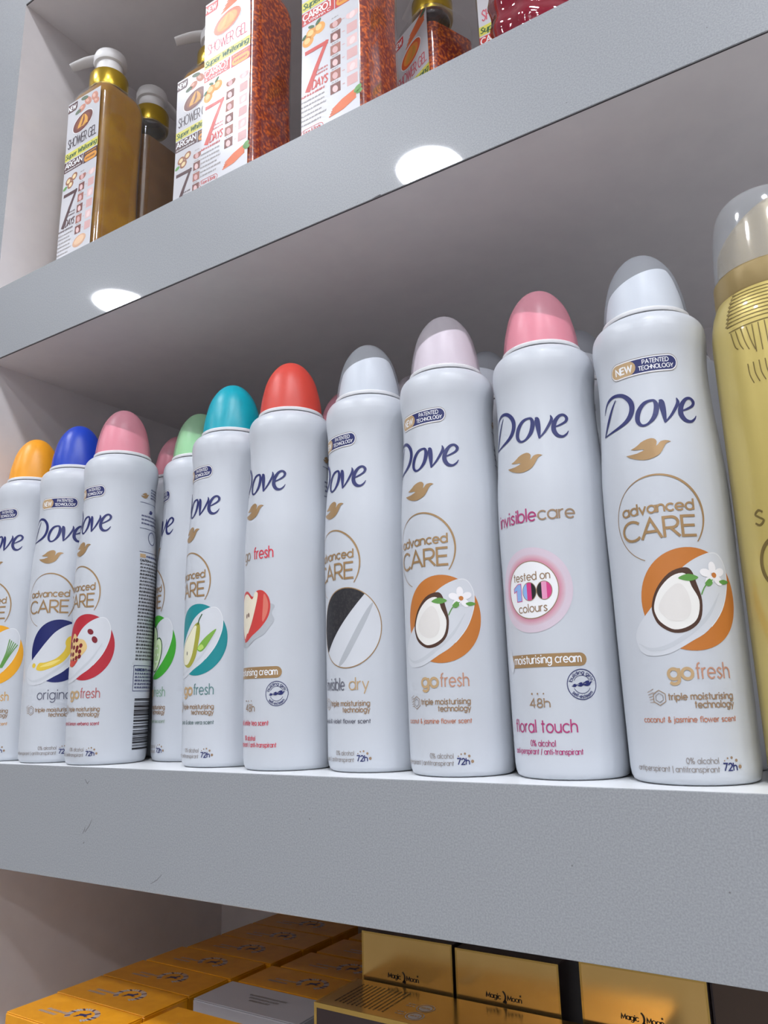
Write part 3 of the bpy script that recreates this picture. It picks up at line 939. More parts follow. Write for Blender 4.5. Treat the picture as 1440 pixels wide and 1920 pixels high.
make_can('white deodorant can with orange cap, touching the left side panel', -548.5, 31.2, -2.5, 'orange', .95, ADV('passionfruit', (232, 164, 36), 'gofresh', (206, 160, 90), 'passion fruit & lemongrass scent', (206, 150, 84)))
make_can('white deodorant can with blue cap and navy oil picture', -495.3, 31.3, 23.5, 'blue', .95, ADV('oil', (26, 34, 96), 'original', (96, 98, 116), '', (96, 98, 116)))
make_can('white deodorant can with pink cap and pomegranate picture, barcode on its side', -442.2, 29.6, -8.6, 'pink', .95, ADV('pomegranate', (178, 44, 56), 'gofresh', (176, 96, 96), 'pomegranate & lemon verbena scent', (176, 66, 80), True), 215)
make_can('white deodorant can with pale green cap and cucumber picture', -403.0, 66.5, -43, 'green', .95, ADV('cucumber', (60, 160, 44), 'gofresh', (130, 168, 140), 'cucumber & green tea scent', (140, 160, 140)), 220)
make_can('white deodorant can with teal cap and pear picture', -346.8, 41.5, -20.5, 'teal', .972, ADV('pear', (28, 134, 140), 'gofresh', (96, 134, 134), 'pear & aloe vera scent', (96, 116, 116)))
make_can('white deodorant can with bright red cap and sliced apple picture', -292.6, 36.4, -16, 'red', .966, dict(kind='apple', side=True))
make_can('white deodorant can with white cap and black and white fabric picture', -238.7, 43.6, -21, 'white', .966, ADV('fabric', (40, 40, 46), 'invisible dry', (104, 104, 116), 'freesia & violet flower scent', (92, 92, 104), True), 15)
make_can('white coconut deodorant can with blush white cap, between the fabric and colour test cans', -184.2, 38.4, -10.5, 'blush', .968, COCO(True), 10)
make_can('white deodorant can with pink cap and pink round colour test badge', -129.8, 42.5, -5.2, 'pink', .972, dict(kind='floral', side=True), 180)
make_can('white coconut deodorant can with white cap, beside the gold can', -75.4, 39.5, 3.7, 'white', .972, COCO(False), -5)
# second row, seen between the caps of the first
BG = 'deodorant cans in the second row'
make_can('deodorant can with pink cap, half hidden behind the pomegranate can', -453.5, 92.5, 5, 'pink', .95, None, 160, BG)
make_can('deodorant can with pinkish cap, half hidden behind the red capped can', -292, 95, 5, 'pink', .95, None, 120, BG)
make_can('deodorant can with blush white cap, half hidden behind the fabric picture can', -239, 98, 5, 'blush', .95, None, 160, BG)
make_can('deodorant can with white cap, half hidden behind the blush capped coconut can', -184.3, 93, 5, 'white', .95, None, 200, BG)
make_can('deodorant can with white cap, half hidden behind the colour test badge can', -127.9, 98.5, 5, 'white', .95, None, 170, BG)
make_can('deodorant can with white cap, half hidden behind the coconut can by the gold one', -76.5, 97, 5, 'white', .95, None, 170, BG)

# ------------------------------------------------------------------ gold can at the end
M_GOLD = mat('gold_lacquer', (200, 180, 104), .36, metal=.3, coat=.5, coat_rough=.06)
M_GOLDLINE = mat('gold_line_ink', (122, 104, 58), .4, metal=.3)
M_GOLDPLASTIC = mat('gold_plastic', (160, 138, 92), .35, metal=.2)
GPROF = [(0, 0), (25, 0), (27, 1), (28, 4)] + [(28, z) for z in range(12, 182, 10)] + [(28, 184), (27.8, 189), (27.2, 194), (26.2, 198.5), (24.9, 202), (24.2, 203.4)]
GZ = [(z, r) for r, z in GPROF[2:]]


def gold_surf(s, z, layer):
    r = GZ[0][1]
    for (z0, r0), (z1, r1) in zip(GZ, GZ[1:]):
        if z0 <= z <= z1:
            r = r0 + (r1 - r0) * (z - z0) / (z1 - z0)
    r += .10 + .035 * layer
    th = s / 28.0
    return (r * math.sin(th), -r * math.cos(th), z)


t = thing('gold_spray_can', 'tall gold spray can with clear cap at the end of the can row', 'spray can', (-19.3, 41, .3))
b = MB(); b.lathe(GPROF, 112); gb = b.build('body', M_GOLD, t)
ink = Ink(gold_surf)
for q in range(9):
    z = 187.2 + q * 1.75
    ink.stroke(cr([(-17.5 + .25 * q, z + .6), (-20.5 + .35 * q, z + .9), (-21.2 + .4 * q, z + 1.3), (-19.5 + .3 * q, z + 1.7)], 3), .3, M_GOLDLINE)
    ink.stroke([(-20.5 + .35 * q, z + .5), (0, z), (22, z)], .34, M_GOLDLINE)
ink.stroke([(-19.5, 185.2), (22, 185.2)], .4, M_GOLDLINE)
for q in range(16):
    x = -18.5 + q * 2.5
    ink.stroke(cr([(x, 184.4), (x + (1.2 if q < 4 else .2), 178), (x + (2.6 if q < 4 else .4), 172 + (4 - q if q < 4 else 0))], 4), .42, M_GOLDLINE)
for q in range(10):
    x = -12.5 + q * 2.4
    ink.stroke(cr([(x, 168), (x + .3, 163), (x + 1.6, 159)], 4), .42, M_GOLDLINE)
ink.build('line_pattern', gb)
ink = Ink(gold_surf)
ink.text('S', -19.3, -15.0, 100.3, 4.2, .8, M_GOLDLINE)
ink.ring(-10.5, 84.5, 8.6, 1.5, M_GOLDLINE, rz=10)
ink.build('lettering', gb)
b = MB(); b.lathe([(24.3, 203.2), (24.6, 204), (24.4, 214), (23.4, 215), (22, 215), (22, 203.2)], 80, close=True); b.build('collar', M_GOLDPLASTIC, t)


def clear_plastic(name, tint, fac, rough=.08):
    m = bpy.data.materials.new(name)
    m.use_nodes = True
    nt = m.node_tree
    nt.nodes.remove(nt.nodes['Principled BSDF'])
    tr = nt.nodes.new('ShaderNodeBsdfTransparent'); tr.inputs[0].default_value = lin(tint) + (1,)
    gl = nt.nodes.new('ShaderNodeBsdfGlossy'); gl.inputs['Roughness'].default_value = rough
    gl.inputs[0].default_value = (1, 1, 1, 1)
    fr = nt.nodes.new('ShaderNodeFresnel'); fr.inputs[0].default_value = 1.45
    ad = nt.nodes.new('ShaderNodeMath'); ad.operation = 'ADD'; ad.use_clamp = True
    ad.inputs[1].default_value = 0.0
    df = nt.nodes.new('ShaderNodeBsdfDiffuse'); df.inputs[0].default_value = lin((225, 228, 232)) + (1,)
    m1 = nt.nodes.new('ShaderNodeMixShader'); m1.inputs[0].default_value = fac
    m2 = nt.nodes.new('ShaderNodeMixShader')
    ge = nt.nodes.new('ShaderNodeNewGeometry')
    ad.operation = 'MULTIPLY'
    iv = nt.nodes.new('ShaderNodeMath'); iv.operation = 'SUBTRACT'; iv.inputs[0].default_value = 1.0
    nt.links.new(ge.outputs['Backfacing'], iv.inputs[1])          # the skin of the plastic reflects on its outside
    nt.links.new(fr.outputs[0], ad.inputs[0]); nt.links.new(iv.outputs[0], ad.inputs[1]); nt.links.new(ad.outputs[0], m2.inputs[0])
    nt.links.new(tr.outputs[0], m1.inputs[1]); nt.links.new(df.outputs[0], m1.inputs[2])
    nt.links.new(m1.outputs[0], m2.inputs[1]); nt.links.new(gl.outputs[0], m2.inputs[2])
    nt.links.new(m2.outputs[0], nt.nodes['Material Output'].inputs['Surface'])
    return m


M_CLEARCAP = clear_plastic('clear_cap_plastic', (240, 242, 244), .26, .1)
M_CLEAR = clear_plastic('clear_bottle_plastic', (246, 246, 246), .045, .07)
gcap = [(23.6, 215.2), (23.4, 222), (22.9, 230), (22.2, 238), (21.2, 244), (19.2, 249.5), (15.5, 253.2), (9, 255.4), (0, 256)]
b = MB(); b.lathe(cr(gcap, 3), 80); gc = b.build('cap', M_CLEARCAP, t); gc['label'] = 'clear see-through cap'
b = MB(); b.lathe([(r - 1.6 if r > 1.6 else 0, z - .6) for r, z in cr(gcap, 3)], 64)
o = b.build('spray_button', M_GOLDPLASTIC, gc)
bm = bmesh.new(); bm.from_mesh(o.data)
g = bmesh.ops.bisect_plane(bm, geom=bm.verts[:] + bm.edges[:] + bm.faces[:], plane_co=(0, 0, .240), plane_no=Vector((-.62, .1, 1)).normalized(), clear_outer=True)
bmesh.ops.contextual_create(bm, geom=[e for e in g['geom_cut'] if isinstance(e, bmesh.types.BMEdge)])
bm.to_mesh(o.data); bm.free()

# ------------------------------------------------------------------ shower gel bottles
BW, BD, BZ = 52.0, 48.0, 372.6


def rsq(w, d, r, z, n=10):
    P = []
    for (sx, sy, a) in ((1, 1, 0), (-1, 1, 90), (-1, -1, 180), (1, -1, 270)):
        for i in range(n):
            t = math.radians(a + 90.0 * i / (n - 1))
            P.append((sx * (w / 2 - r) + r * math.cos(t), sy * (d / 2 - r) + r * math.sin(t), z))
    return P


def waist(z):
    return 1 - .035 * math.exp(-((z - 112) / 46.0) ** 2)


def bottle_rings(inset=0.0, z0=0.0, z1=203.0):
    R = []
    zs = [0, 1.2, 4] + list(range(12, 181, 8)) + [180, 183, 186, 189, 192, 195, 197.5, 199.4, 200.2]
    for z in zs:
        if z < z0 or z > z1:
            continue
        k = waist(z)
        w, d, r = BW * k, BD * k, 9.0
        if z < 4:
            q = (4 - z) * .5
            w, d = w - 2 * q, d - 2 * q
        if z > 180:
            u = (z - 180) / 20.3
            f = math.sqrt(max(0, 1 - u * u))
            w = 30 + (w - 30) * f
            d = 30 + (d - 30) * f
            r = 9 + 6 * u
        w, d = w - 2 * inset, d - 2 * inset
        R.append(rsq(w, d, min(r - min(inset, 1), w / 2 - .2, d / 2 - .2), z + (inset if z == 0 else 0)))
    return R


def gel(name, c1, c2, speck, tone_scale=160, lo=.45, hi=.62, trans=.35):
    m = mat(name, c1, .22, trans=trans, ior=1.36)
    noise_mix(m, tone_scale, c1, c2, lo, hi, 6.0)
    m.node_tree.nodes['Principled BSDF'].inputs['Subsurface Weight'].default_value = .35
    m.node_tree.nodes['Principled BSDF'].inputs['Subsurface Radius'].default_value = (.012, .006, .002)
    if speck:
        nt = m.node_tree
        b_ = nt.nodes['Principled BSDF']
        v = nt.nodes.new('ShaderNodeTexVoronoi'); v.inputs['Scale'].default_value = 230
        tc = nt.nodes.new('ShaderNodeTexCoord')
        rp = nt.nodes.new('ShaderNodeValToRGB')
        rp.color_ramp.elements[0].position = .05; rp.color_ramp.elements[1].position = .16
        rp.color_ramp.elements[0].color = (.45, .4, .35, 1); rp.color_ramp.elements[1].color = (1, 1, 1, 1)
        mx = nt.nodes.new('ShaderNodeMix'); mx.data_type = 'RGBA'; mx.blend_type = 'MULTIPLY'; mx.inputs[0].default_value = 1
        src = b_.inputs['Base Color'].links[0].from_socket
        nt.links.new(tc.outputs['Object'], v.inputs['Vector'])
        nt.links.new(v.outputs['Distance'], rp.inputs[0])
        nt.links.new(src, mx.inputs[6]); nt.links.new(rp.outputs[0], mx.inputs[7])
        nt.links.new(mx.outputs[2], b_.inputs['Base Color'])
    return m


GEL_ARGAN = gel('argan_gel', (158, 110, 6), (176, 128, 14), True, 40, trans=.0)
GEL_ARGAN_SHADED = gel('shaded_argan_gel', (104, 70, 30), (116, 80, 38), True, 40, trans=.0)  # argan gel darkened, painting in the shade behind the front bottle
GEL_CARROT = gel('carrot_gel', (140, 36, 10), (255, 122, 10), False, 420, .46, .68, trans=.0)  # bright orange noise paints the light refracted through the gel
M_BPUMP = mat('white_pump_plastic', (232, 230, 230), .38)
M_GOLDRING = mat('gold_foil_ring', (196, 164, 54), .25, metal=.75)
M_LABEL = mat('white_label_paper', (204, 204, 209), .3, coat=.3, coat_rough=.1)
LBL = {}


def label_print(kind):
    f = lambda x, z, l: (x - BW / 2, -BD / 2 * (waist(z)) - .15 - .05 * l, z)
    dark = mat('maroon_print', (74, 32, 36), .4) if kind == 'argan' else mat('red_print', (192, 44, 36), .4)
    seven = mat('seven_maroon', (72, 36, 42), .4) if kind == 'argan' else mat('seven_red', (196, 48, 34), .4)
    titl = mat('title_dark', (70, 58, 66), .4) if kind == 'argan' else mat('title_rose', (206, 96, 110), .4)
    oval = mat('oval_brown', (104, 42, 32), .4) if kind == 'argan' else mat('oval_orange', (224, 96, 40), .4)
    yel = mat('lime_strip', (214, 208, 88), .4)
    org = mat('orange_box', (222, 150, 46), .4)
    skin1, skin2 = mat('photo_brown', (158, 98, 84), .45), mat('photo_pale', (224, 190, 188), .45)
    skin3, skin4 = mat('photo_dark', (118, 66, 58), .45), mat('photo_rosy', (212, 168, 166), .45)
    K = Ink(f)
    K.fill([(4.6, 6), (BW - 3.6, 6), (BW - 3.6, 183), (18, 184.5), (4.6, 184.5)], M_LABEL, 0, gx=60, gy=6)
    K.fill([(4.6, 174.5), (15.5, 174.5), (17.2, 177), (17.2, 183), (4.6, 183)], dark, 1, gx=60)
    K.text('NEW', 5.2, 15.2, 176.6, 3.0, .9, M_WHITEINK, 2)
    if kind == 'argan':
        nut, leaf = mat('nut_pink', (196, 130, 108), .45), mat('leaf_grey_green', (88, 106, 82), .45)
        for (x, z, r, rz, ro) in ((24, 172, 5, 3.4, .3), (32, 176, 5.5, 3.6, -.7), (41, 176.5, 5, 4, -.9), (43.5, 171, 4.2, 3, -.6)):
            K.disc(x, z, r, nut, 1, rz, ro)
            K.disc(x - 1, z + .8, r * .5, mat('nut_light', (218, 168, 148), .45), 2, rz * .4, ro)
        K.disc(19, 170.5, 4, leaf, 2, 2, .2); K.disc(27, 181, 5, leaf, 2, 2, -.2)
    else:
        car, leaf = mat('carrot_orange', (220, 110, 60), .45), mat('leaf_grey_green', (88, 106, 82), .45)
        for q in range(4):
            K.stroke([(20 + q * 2, 167 + q * 2.6, 1), (34 + q * 2, 172 + q * 2.8, 4.2), (44, 176 + q * 2.2, 5)], 1, car, 1 + .2 * q)
        K.disc(44, 181.5, 4, leaf, 3, 2, .3)
    K.disc(26.5, 157.5, 14.2, M_WHITEINK, 3, 9.0, .32, 40)
    K.disc(26.5, 157.5, 13.4, oval, 4, 8.2, .32, 40)
    K.disc(26.5, 157.5, 10, mat('oval_inner_' + kind, (128, 62, 34) if kind == 'argan' else (240, 150, 60), .4), 5, 6.2, .32, 36)
    flame = mat('emblem_amber', (222, 160, 60), .4)
    K.fill(cr([(20, 154), (24, 161), (27.5, 164.5), (26, 158), (23.5, 153.6)], 4, True), flame, 6)
    K.fill(cr([(26, 152.8), (29, 158), (28.6, 164), (33, 159), (32.4, 154)], 4, True), flame, 6)
    K.stroke([(20, 153), (33.5, 154.2)], .8, flame, 6)
    K.text('SHOWER GEL', 7.6, 45.6, 137.2, 6.2, .95, titl, 3, gap=.2)
    K.fill([(4.6, 125.4), (BW - 3.6, 125.4), (BW - 3.6, 133.2), (4.6, 133.2)], yel, 1, gx=60)
    K.text('Super Whitening', 5.5, 46.5, 127.3, 3.1, .8, M_DGREEN, 2, slant=.2, gap=.3, nib=(.45, 1.15, .3, .95))
    K.fill([(4.6, 113.8), (30, 113.8), (30, 124.2), (4.6, 124.2)], dark, 1, gx=60)
    K.text('ARGAN' if kind == 'argan' else 'CARROT', 5.6, 28.4, 118.0, 3.5, .95, M_WHITEINK, 2, gap=.22)
    if kind == 'argan':
        K.squiggle(6, 27.5, 114.9, 1.5, .35, M_WHITEINK)
    else:
        K.text('& Vitamin C', 6, 27, 114.9, 1.5, .4, M_WHITEINK, 2)
    K.fill([(30.6, 113.2), (BW - 3.6, 113.2), (BW - 3.6, 124.2), (30.6, 124.2)], dark, 1, gx=60)
    K.fill(pill(31.6, BW - 4, 113.8, 120.4), org, 2, gx=60)
    K.squiggle(32.5, 47, 121.6, 1.4, .4, org)
    K.squiggle(33.5, 46, 116.2, 1.8, .45, dark, 3)
    # ingredient picture
    if kind == 'argan':
        for (x, z) in ((12, 104), (19.5, 106), (15, 99.5)):
            K.disc(x, z, 4.2, mat('nut_brown', (150, 96, 66), .45), 1, 3.4, .5)
            K.disc(x, z, 2.4, mat('nut_cream', (232, 208, 160), .45), 2, 2.0, .5)
        K.disc(8, 98, 2.8, M_GREEN, 2, 1.6, .4)
    else:
        for (x, z) in ((12, 104.5), (18.5, 105.5), (9.4, 99.4)):
            K.disc(x, z, 4.4, mat('orange_peel', (232, 160, 70), .45), 1)
            K.disc(x - .6, z + .7, 2.4, mat('orange_light', (242, 198, 128), .45), 2)
        K.disc(17.5, 111, 2.8, M_DGREEN, 3, 1.3, .8); K.disc(12, 110, 2.6, M_DGREEN, 3, 1.2, -.4); K.disc(6.5, 104, 2.2, M_DGREEN, 3, 1.2, .9)
    # big seven and Days
    K.stroke([(7.6, 90.3, 3.2), (24.6, 90.3, 3.2)], 1, seven, 2)
    K.stroke([(24.4, 91.6, 2.6), (17, 76, 3.4), (9.6, 58.6, 4.2)], 1, seven, 2)
    K.squiggle(16, 25, 70.5, 1.6, .4, seven); K.squiggle(15, 25, 67.6, 1.6, .4, seven)
    K.text('DAYS', 13.0, 24.6, 58.4, 4.4, .95, seven, 2, gap=.22, slant=.12)
    for r_ in range(6):
        zc = 101.5 - r_ * 10.3
        K.fill([(27, zc - 3.8), (34.6, zc - 3.8), (34.6, zc + 3.8), (27, zc + 3.8)] if r_ else arc(31, zc, 4.6, 3.4, 150, 400, 14), (skin1, skin3)[r_ % 2], 1, gx=60)
        K.fill([(39.4, zc - 3.8), (47, zc - 3.8), (47, zc + 3.8), (39.4, zc + 3.8)] if r_ else arc(43.4, zc, 4.6, 3.4, 150, 400, 14), (skin2, skin4)[r_ % 2], 1, gx=60)
        K.disc(30.6, zc - .6, 2.0, skin2 if r_ % 2 else skin4, 2, 2.8, .3, 14)
        K.disc(43.4, zc - .6, 2.0, skin4 if r_ % 2 else mat('photo_lighter', (234, 208, 206), .45), 2, 2.8, -.3, 14)
        K.stroke([(36, zc), (37.8, zc)], .6, skin4, 2)
        K.squiggle(28, 33, zc + 4.6, .9, .25, M_GREYINK)
    K.squiggle(4.8, 23.5, 54.6, 1.9, .5, seven)
    for r_ in range(6):
        K.squiggle(4.8, random.uniform(19, 25), 50.6 - 3.6 * r_, 1.6, .34, M_GREYINK)
    if kind == 'argan':
        K.disc(34, 38.5, 8.6, mat('bowl_tan', (214, 170, 140), .45), 2, 5.2, .2)
        K.disc(34, 39, 6.4, mat('bowl_paste', (230, 194, 160), .45), 3, 3.6, .2)
    else:
        car = mat('carrot_orange', (220, 110, 60), .45)
        for q in range(4):
            K.stroke([(26 + q * .8, 30 + q * 1.5, .8), (36, 32 + q * 1.9, 2.6), (45, 36 + q * 1.4, 3)], 1, car, 2 + .2 * q)
        K.disc(47, 41, 3.2, M_GREEN, 3, 2.0, .7); K.disc(48, 38.5, 2.4, M_GREEN, 3, 1.6, .2)
    K.stroke(pill(4.6, 21.4, 24.6, 29.6) + [pill(4.6, 21.4, 24.6, 29.6)[0]], .35, seven, 2)
    K.text('Face & Body', 6.4, 19.6, 26.2, 1.7, .38, seven, 2)
    return K


def pump(parent, nozzle_deg=180):
    b = MB(); b.lathe([(14, 200.6), (16.4, 200.6), (16.8, 202), (16.8, 216.4), (15.8, 218.4), (12.0, 219)], 56); cl = b.build('collar', M_GOLDRING, parent)
    cl['label'] = 'shiny gold collar ring'
    b = MB()
    b.lathe([(11.8, 218.8), (11.8, 230.4), (13.9, 231.2), (14.6, 233), (14.6, 237.5), (13.6, 241), (11, 243.4), (6, 244.8), (0, 245.2)], 56)
    a = math.radians(nozzle_deg)
    ca, sa = math.cos(a), math.sin(a)
    path = cr([(2, 0, 241.2), (12, 0, 241.2), (21, 0, 240.2), (29, 0, 238), (37, 0, 235)], 4)
    b.tube([(x * ca, x * sa, z) for x, y, z in path], [6.6 - 2.6 * i / (len(path) - 1) for i in range(len(path))], 16, flat=.45)
    p_ = b.build('pump_head', M_BPUMP, parent)
    p_['label'] = 'white pump head with side nozzle'
    b = MB(); b.lathe([(14.2, 197), (14.6, 197.6), (14.6, 200.7), (13.4, 200.7)], 40); b.build('neck', M_CLEAR, parent)


LABEL_MESH = {}


def gel_bottle(kind, label, x, y, rot=0.0, nozzle=180, level=192, z=BZ, k=1.0, fill=None):
    t = thing('shower_gel_bottle', label, 'shower gel', (x, y, z), math.radians(rot), 'pump bottles on the upper shelf')
    t.scale = (k, k, 1)
    b = MB(); b.rings(bottle_rings(0)); bo = b.build('bottle', M_CLEAR, t)
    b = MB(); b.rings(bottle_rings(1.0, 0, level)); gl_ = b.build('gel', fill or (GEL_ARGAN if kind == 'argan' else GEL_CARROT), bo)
    gl_['label'] = 'cloudy amber gel with shade painted in' if fill else 'cloudy amber gel' if kind == 'argan' else 'dark red gel, light through it painted in orange'
    if kind not in LABEL_MESH:
        LABEL_MESH[kind] = label_print(kind)
    LABEL_MESH[kind].build('front_label', bo)
    pump(t, nozzle)
    return t


gel_bottle('argan', 'amber argan shower gel bottle in front, beside the side panel', -521.5, 54, 0, 208)
gel_bottle('argan', 'argan shower gel bottle behind the front amber bottle', -524, 104.6, -90, 180, 178, fill=GEL_ARGAN_SHADED)
gel_bottle('argan', 'argan shower gel bottle half hidden behind the first carrot bottle', -422.5, 90, 0, 214)
gel_bottle('carrot', 'orange red carrot shower gel bottle, its label glaring with lamp light', -346, 49.6, 0, 180, 196, k=1.045)
gel_bottle('carrot', 'orange red carrot shower gel bottle, beside the dark bottle showing only GEL', -253.4, 52.0, 0, 180, 196, k=1.075)
gel_bottle('carrot', 'dark carrot shower gel bottle standing turned in the back row', -238.5, 150, -24, 180, 178)
gel_bottle('carrot', 'carrot shower gel bottle behind the crimson rippled bottle', -161.5, 137, 0, 180, 190)

# crimson rippled bottle
t = thing('rippled_bottle', 'crimson rippled glass bottle on the upper shelf beside the carrot bottles', 'bottle', (-113, 46, BZ))
M_CRIM = mat('crimson_glass', (150, 14, 46), .06, trans=.35, ior=1.45, coat=1, coat_rough=.03)
rings = []
for i in range(64):
    z = i * 2.6
    u = i / 63.0
    base = 31.5 if u < .82 else 31.5 - 16 * ((u - .82) / .18) ** 1.6
    if i == 0:
        base = 28
    row = []
    for j in range(96):
        a = 2 * math.pi * j / 96
        rp = 1.7 * math.sin(7 * a + z * .16) * math.sin(z * .21 + 2 * math.sin(2 * a)) * (0 if (i == 0 or u > .9) else 1)
        row.append(((base + rp) * math.cos(a), (base + rp) * math.sin(a), z))
    rings.append(row)
b = MB(); b.rings(rings); b.build('glass_body', M_CRIM, t)
b = MB(); b.lathe([(13, 163.8), (16, 163.8), (16.5, 166), (16.5, 186), (14.5, 189), (0, 189.6)], 48); b.build('cap', M_GOLDRING, t)

# ------------------------------------------------------------------ lower shelf: orange cartons and gold cartons
LZ = -232.7
M_ORANGE = noise_mix(mat('orange_carton', (224, 150, 18), .38, coat=.25, coat_rough=.2), 90, (220, 146, 14), (228, 154, 22))
M_CARTON_IN = mat('carton_side_orange', (186, 116, 30), .45)
M_SILVER = mat('silver_foil', (190, 186, 190), .35, metal=.3)
M_PAPER = mat('grey_board', (186, 184, 190), .6)
M_HORSE = mat('horse_blue', (44, 46, 92), .4)
HORSE = [(-2.6, -2.2), (-1.6, -.6), (-1.9, .6), (-.6, 1.0), (.8, 1.2), (1.5, 2.4), (1.3, 3.0), (2.3, 2.7), (3.1, 2.0), (2.5, 1.6), (2.1, .6), (2.5, -.4), (3.3, .1), (3.4, -.5), (2.4, -1.1), (1.5, -.6), (.2, -.8), (-.6, -1.0), (-1.0, -2.2), (-2.0, -3.0), (-2.3, -2.7), (-1.6, -2.0), (-1.9, -1.5)]


def carton(label, x, y, w=84.0, d=35.6, h=88.0, kind='orange', rot=0.0, seed=0):
    t = thing('carton', label, 'box', (x, y, LZ), math.radians(rot), 'small cartons on the lower shelf')
    m = M_ORANGE if kind == 'orange' else M_PAPER
    b = MB(); b.box(-w / 2, w / 2, -d / 2, d / 2, 0, h - .7); b.build('box_body', m, t, bevel=.5, seg=1, smooth=False)
    b = MB(); b.box(-w / 2 + .15, w / 2 - .15, -d / 2 + .5, d / 2 - .15, h - .65, h); fl = b.build('lid_flap', m, t, bevel=.25, seg=1, smooth=False)
    K = Ink(lambda a, c, l: (a, c, h + .06 + .03 * l))
    if kind == 'orange':
        cx, cy = 6, 2
        for q in range(34):
            a = 2 * math.pi * q / 34
            if 4.0 < a < 5.2:
                continue
            r0, r1 = 6.6, 9.2
            K.stroke([(cx + 1.25 * r0 * math.cos(a), cy + r0 * math.sin(a)), (cx + 1.25 * r1 * math.cos(a + .1), cy + r1 * math.sin(a + .1))], 1.15, M_SILVER if q % 4 else M_HORSE, 1)
        K.fill([(cx + 1.45 * p[0], cy + 1.45 * p[1]) for p in HORSE], M_HORSE, 2, gx=60, gy=60)
        for q in range(2):
            K.squiggle(-22 - 3 * q, -5 - 4 * q, -2.5 - q * 4.4, 2.6, .5, M_SILVER)
        K.build('horse_emblem', fl)
    else:
        for q in range(3):
            K.squiggle(-14 + q * 3, 16 - q * 4, 3.5 - q * 3.8, 2.6, .5, M_GREYINK)
        K.build('stamped_code', fl)
    return t


rows1 = ['frontmost along the side panel', 'second from the front along the side panel', 'third from the front along the side panel', 'fourth from the front along the side panel', 'fifth from the front along the side panel', 'sixth from the front along the side panel', 'rearmost along the side panel']
for k in range(7):
    carton('orange carton with silver horse emblem, ' + rows1[k], -446 + (0, -1.0, -1.5, 0, 4, 4.5, 5)[k], 19.5 + k * 36.3, 84 if k else 82)
carton('orange carton in front of the grey white carton', -357, 41.5)
carton('grey white carton with a stamped code among the orange ones', -358.5, 91.0, kind='grey')
carton('orange carton directly behind the grey white carton', -355, 127.5)
carton('orange carton second behind the grey white carton', -349, 164.0)
carton('orange carton third behind the grey white carton', -346, 201.5)
carton('orange carton fourth behind the grey white carton', -344, 240.0)

M_GCARD = noise_mix(mat('gold_card', (236, 194, 120), .2, metal=.9), 30, (232, 190, 116), (240, 198, 124))
M_GEDGE = mat('gold_card_edge', (214, 176, 96), .25, metal=.8)
M_DCARD = mat('dark_brown_card', (52, 38, 38), .35, coat=.3)
M_DINK = mat('dark_brown_ink', (40, 28, 24), .4)


def magic_moon(K, cx, cz, k=.58):
    nib = (.35 * k, .95 * k, .2, .98)
    K.text('Magic', cx - 17 * k, cx - 3.2 * k, cz, 2.7 * k, .7 * k, M_DINK, 2, gap=.22, nib=nib)
    K.text('Moon', cx + 3.4 * k, cx + 16.5 * k, cz, 2.7 * k, .7 * k, M_DINK, 2, gap=.22, nib=nib)
    P = arc(cx - 1.6 * k, cz + 2.2 * k, 3.8 * k, 4.9 * k, 78, -78, 14) + arc(cx - 3.6 * k, cz + 2.2 * k, 4.2 * k, 4.6 * k, -58, 58, 12)
    K.fill(P, M_DINK, 2, gx=60, gy=60)
    K.disc(cx + 1.2 * k, cz - 1.6 * k, 1.5 * k, M_DINK, 2, n=8)
    s = []
    for q in range(10):
        a = math.pi / 2 + q * math.pi / 5
        r = (1.3 if q % 2 == 0 else .5) * k
        s.append((cx + 15.6 * k + r * math.cos(a), cz + 5.2 * k + r * math.sin(a)))
    K.fill(s, M_DINK, 2, gx=60, gy=60)


def gold_carton(label, x, y, w, d, h, letter=True, dz=0.0, letz=None, face=None):
    t = thing('gold_carton', label, 'box', (x, y, LZ + dz), 0, 'gold cartons on the lower shelf')
    b = MB(); b.box(-w / 2, w / 2, -d / 2 + .4, d / 2, 0, h); b.build('box_body', M_DCARD, t, bevel=.4, seg=1, smooth=False)
    b = MB(); b.box(-w / 2 + .9, w / 2 - .9, -d / 2, -d / 2 + .5, .8, h - .8); fp = b.build('front_panel', face or M_GCARD, t, smooth=False)
    b = MB()
    for (x0, x1, z0, z1) in ((-w / 2, -w / 2 + 1, 0, h), (w / 2 - 1, w / 2, 0, h), (-w / 2 + 1, w / 2 - 1, 0, .9), (-w / 2 + 1, w / 2 - 1, h - .9, h)):
        b.box(x0, x1, -d / 2 - .05, -d / 2 + .5, z0, z1)
    b.build('gold_edging' if letter else 'card_edging', M_GEDGE if letter else M_DCARD, t, smooth=False)
    if letter:
        K = Ink(lambda a, c, l: (a, -d / 2 - .06 - .03 * l, c))
        magic_moon(K, *(letz or (0, h - 30)))
        K.build('moon_lettering', fp)
    return t


gold_carton('upright gold carton standing next to the orange cartons', -248.2, 104, 58.0, 42, 140, letz=(-1.7, 118.5))
gold_carton('upright gold carton standing in the middle of the three upright ones', -188.5, 104, 57.4, 42, 139, letz=(-1.5, 118.5))
gold_carton('upright gold carton farthest from the orange cartons', -119.5, 104, 59.0, 42, 142, letz=(-.7, 120.5))
gold_carton('dark brown upright carton at the end of the gold row', -61.5, 108, 56.0, 42, 142, letter=False, face=mat('brown_card', (84, 66, 54), .4))


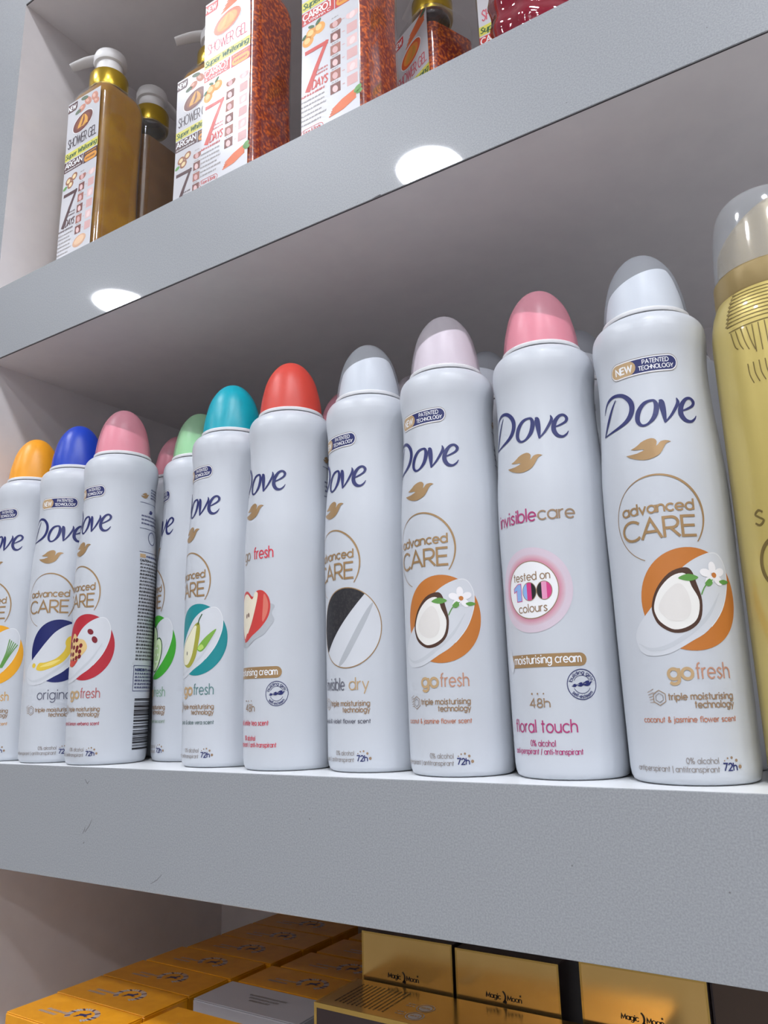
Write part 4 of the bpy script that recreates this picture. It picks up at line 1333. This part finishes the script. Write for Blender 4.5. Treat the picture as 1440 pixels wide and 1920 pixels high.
def flat_carton(label, x, y, dz, print_top=True, w=165.0, d=40.0, h=57.9):
    t = thing('gold_carton', label, 'box', (x, y, LZ + dz), 0, 'gold cartons on the lower shelf')
    b = MB(); b.box(-w / 2, w / 2, -d / 2, d / 2, 0, h - .5); b.build('box_body', M_DCARD, t, bevel=.4, seg=1, smooth=False)
    b = MB(); b.box(-w / 2 + .8, w / 2 - .8, -d / 2 + .8, d / 2 - .2, h - .5, h); tp = b.build('top_panel', M_GCARD, t, smooth=False)
    b = MB()
    b.box(-w / 2 - .1, w / 2 + .1, -d / 2 - .2, -d / 2 + .8, h - 2.2, h + .1)
    b.box(-w / 2 - .1, -w / 2 + .8, -d / 2 + .8, d / 2, h - 2.2, h + .1)
    b.box(-w / 2 - .1, -w / 2 + 1.6, -d / 2 - .2, -d / 2 + .4, 0, h - 2.2)
    b.build('gold_edging', M_GEDGE, t, smooth=False)
    if print_top:
        K = Ink(lambda a, c, l: (a, c, h + .06 + .03 * l))
        for q in range(11):
            K.squiggle(-w / 2 + 8 + q * 2.6, -w / 2 + 9.2 + q * 2.6 + .1, 0, .1, .1, M_DINK)
        K2 = Ink(lambda a, c, l: (-w / 2 + 8 + c, d / 2 - 5 - a, h + .06 + .03 * l))
        for q in range(12):
            K2.squiggle(1, 29, q * 2.7, 1.1, .32, M_DINK)
        K2.build('small_print', tp)
        for (cx, cy) in ((-27, 0), (-27, -11)):
            K3 = Ink(lambda a, c, l: (a, c, h + .06 + .03 * l))
            K3.ring(cx, cy, 4.6, .5, M_SILVER)
            K3.disc(cx, cy, 3.5, M_SILVER, 1)
            K3.squiggle(cx - 2.6, cx + 2.6, cy - .5, 1.2, .4, M_GCARD, 3)
            K3.squiggle(cx - 11, cx - 6, cy + 1.4, 1.1, .3, M_SILVER)
            K3.squiggle(cx - 11, cx - 6, cy - 1.2, 1.1, .3, M_SILVER)
            K3.build('round_stamp', tp)
        K3 = Ink(lambda a, c, l: (a, c, h + .06 + .03 * l))
        for q in range(3):
            K3.squiggle(10, 40, -6 - q * 3, 1.2, .35, M_SILVER)
        K3.build('silver_print', tp)
    return t


flat_carton('gold carton lying under the printed gold carton', -196, 60.2, 0, False)
flat_carton('gold carton lying flat in front, fine print and round stamps on top', -196, 60.2, 58.0)
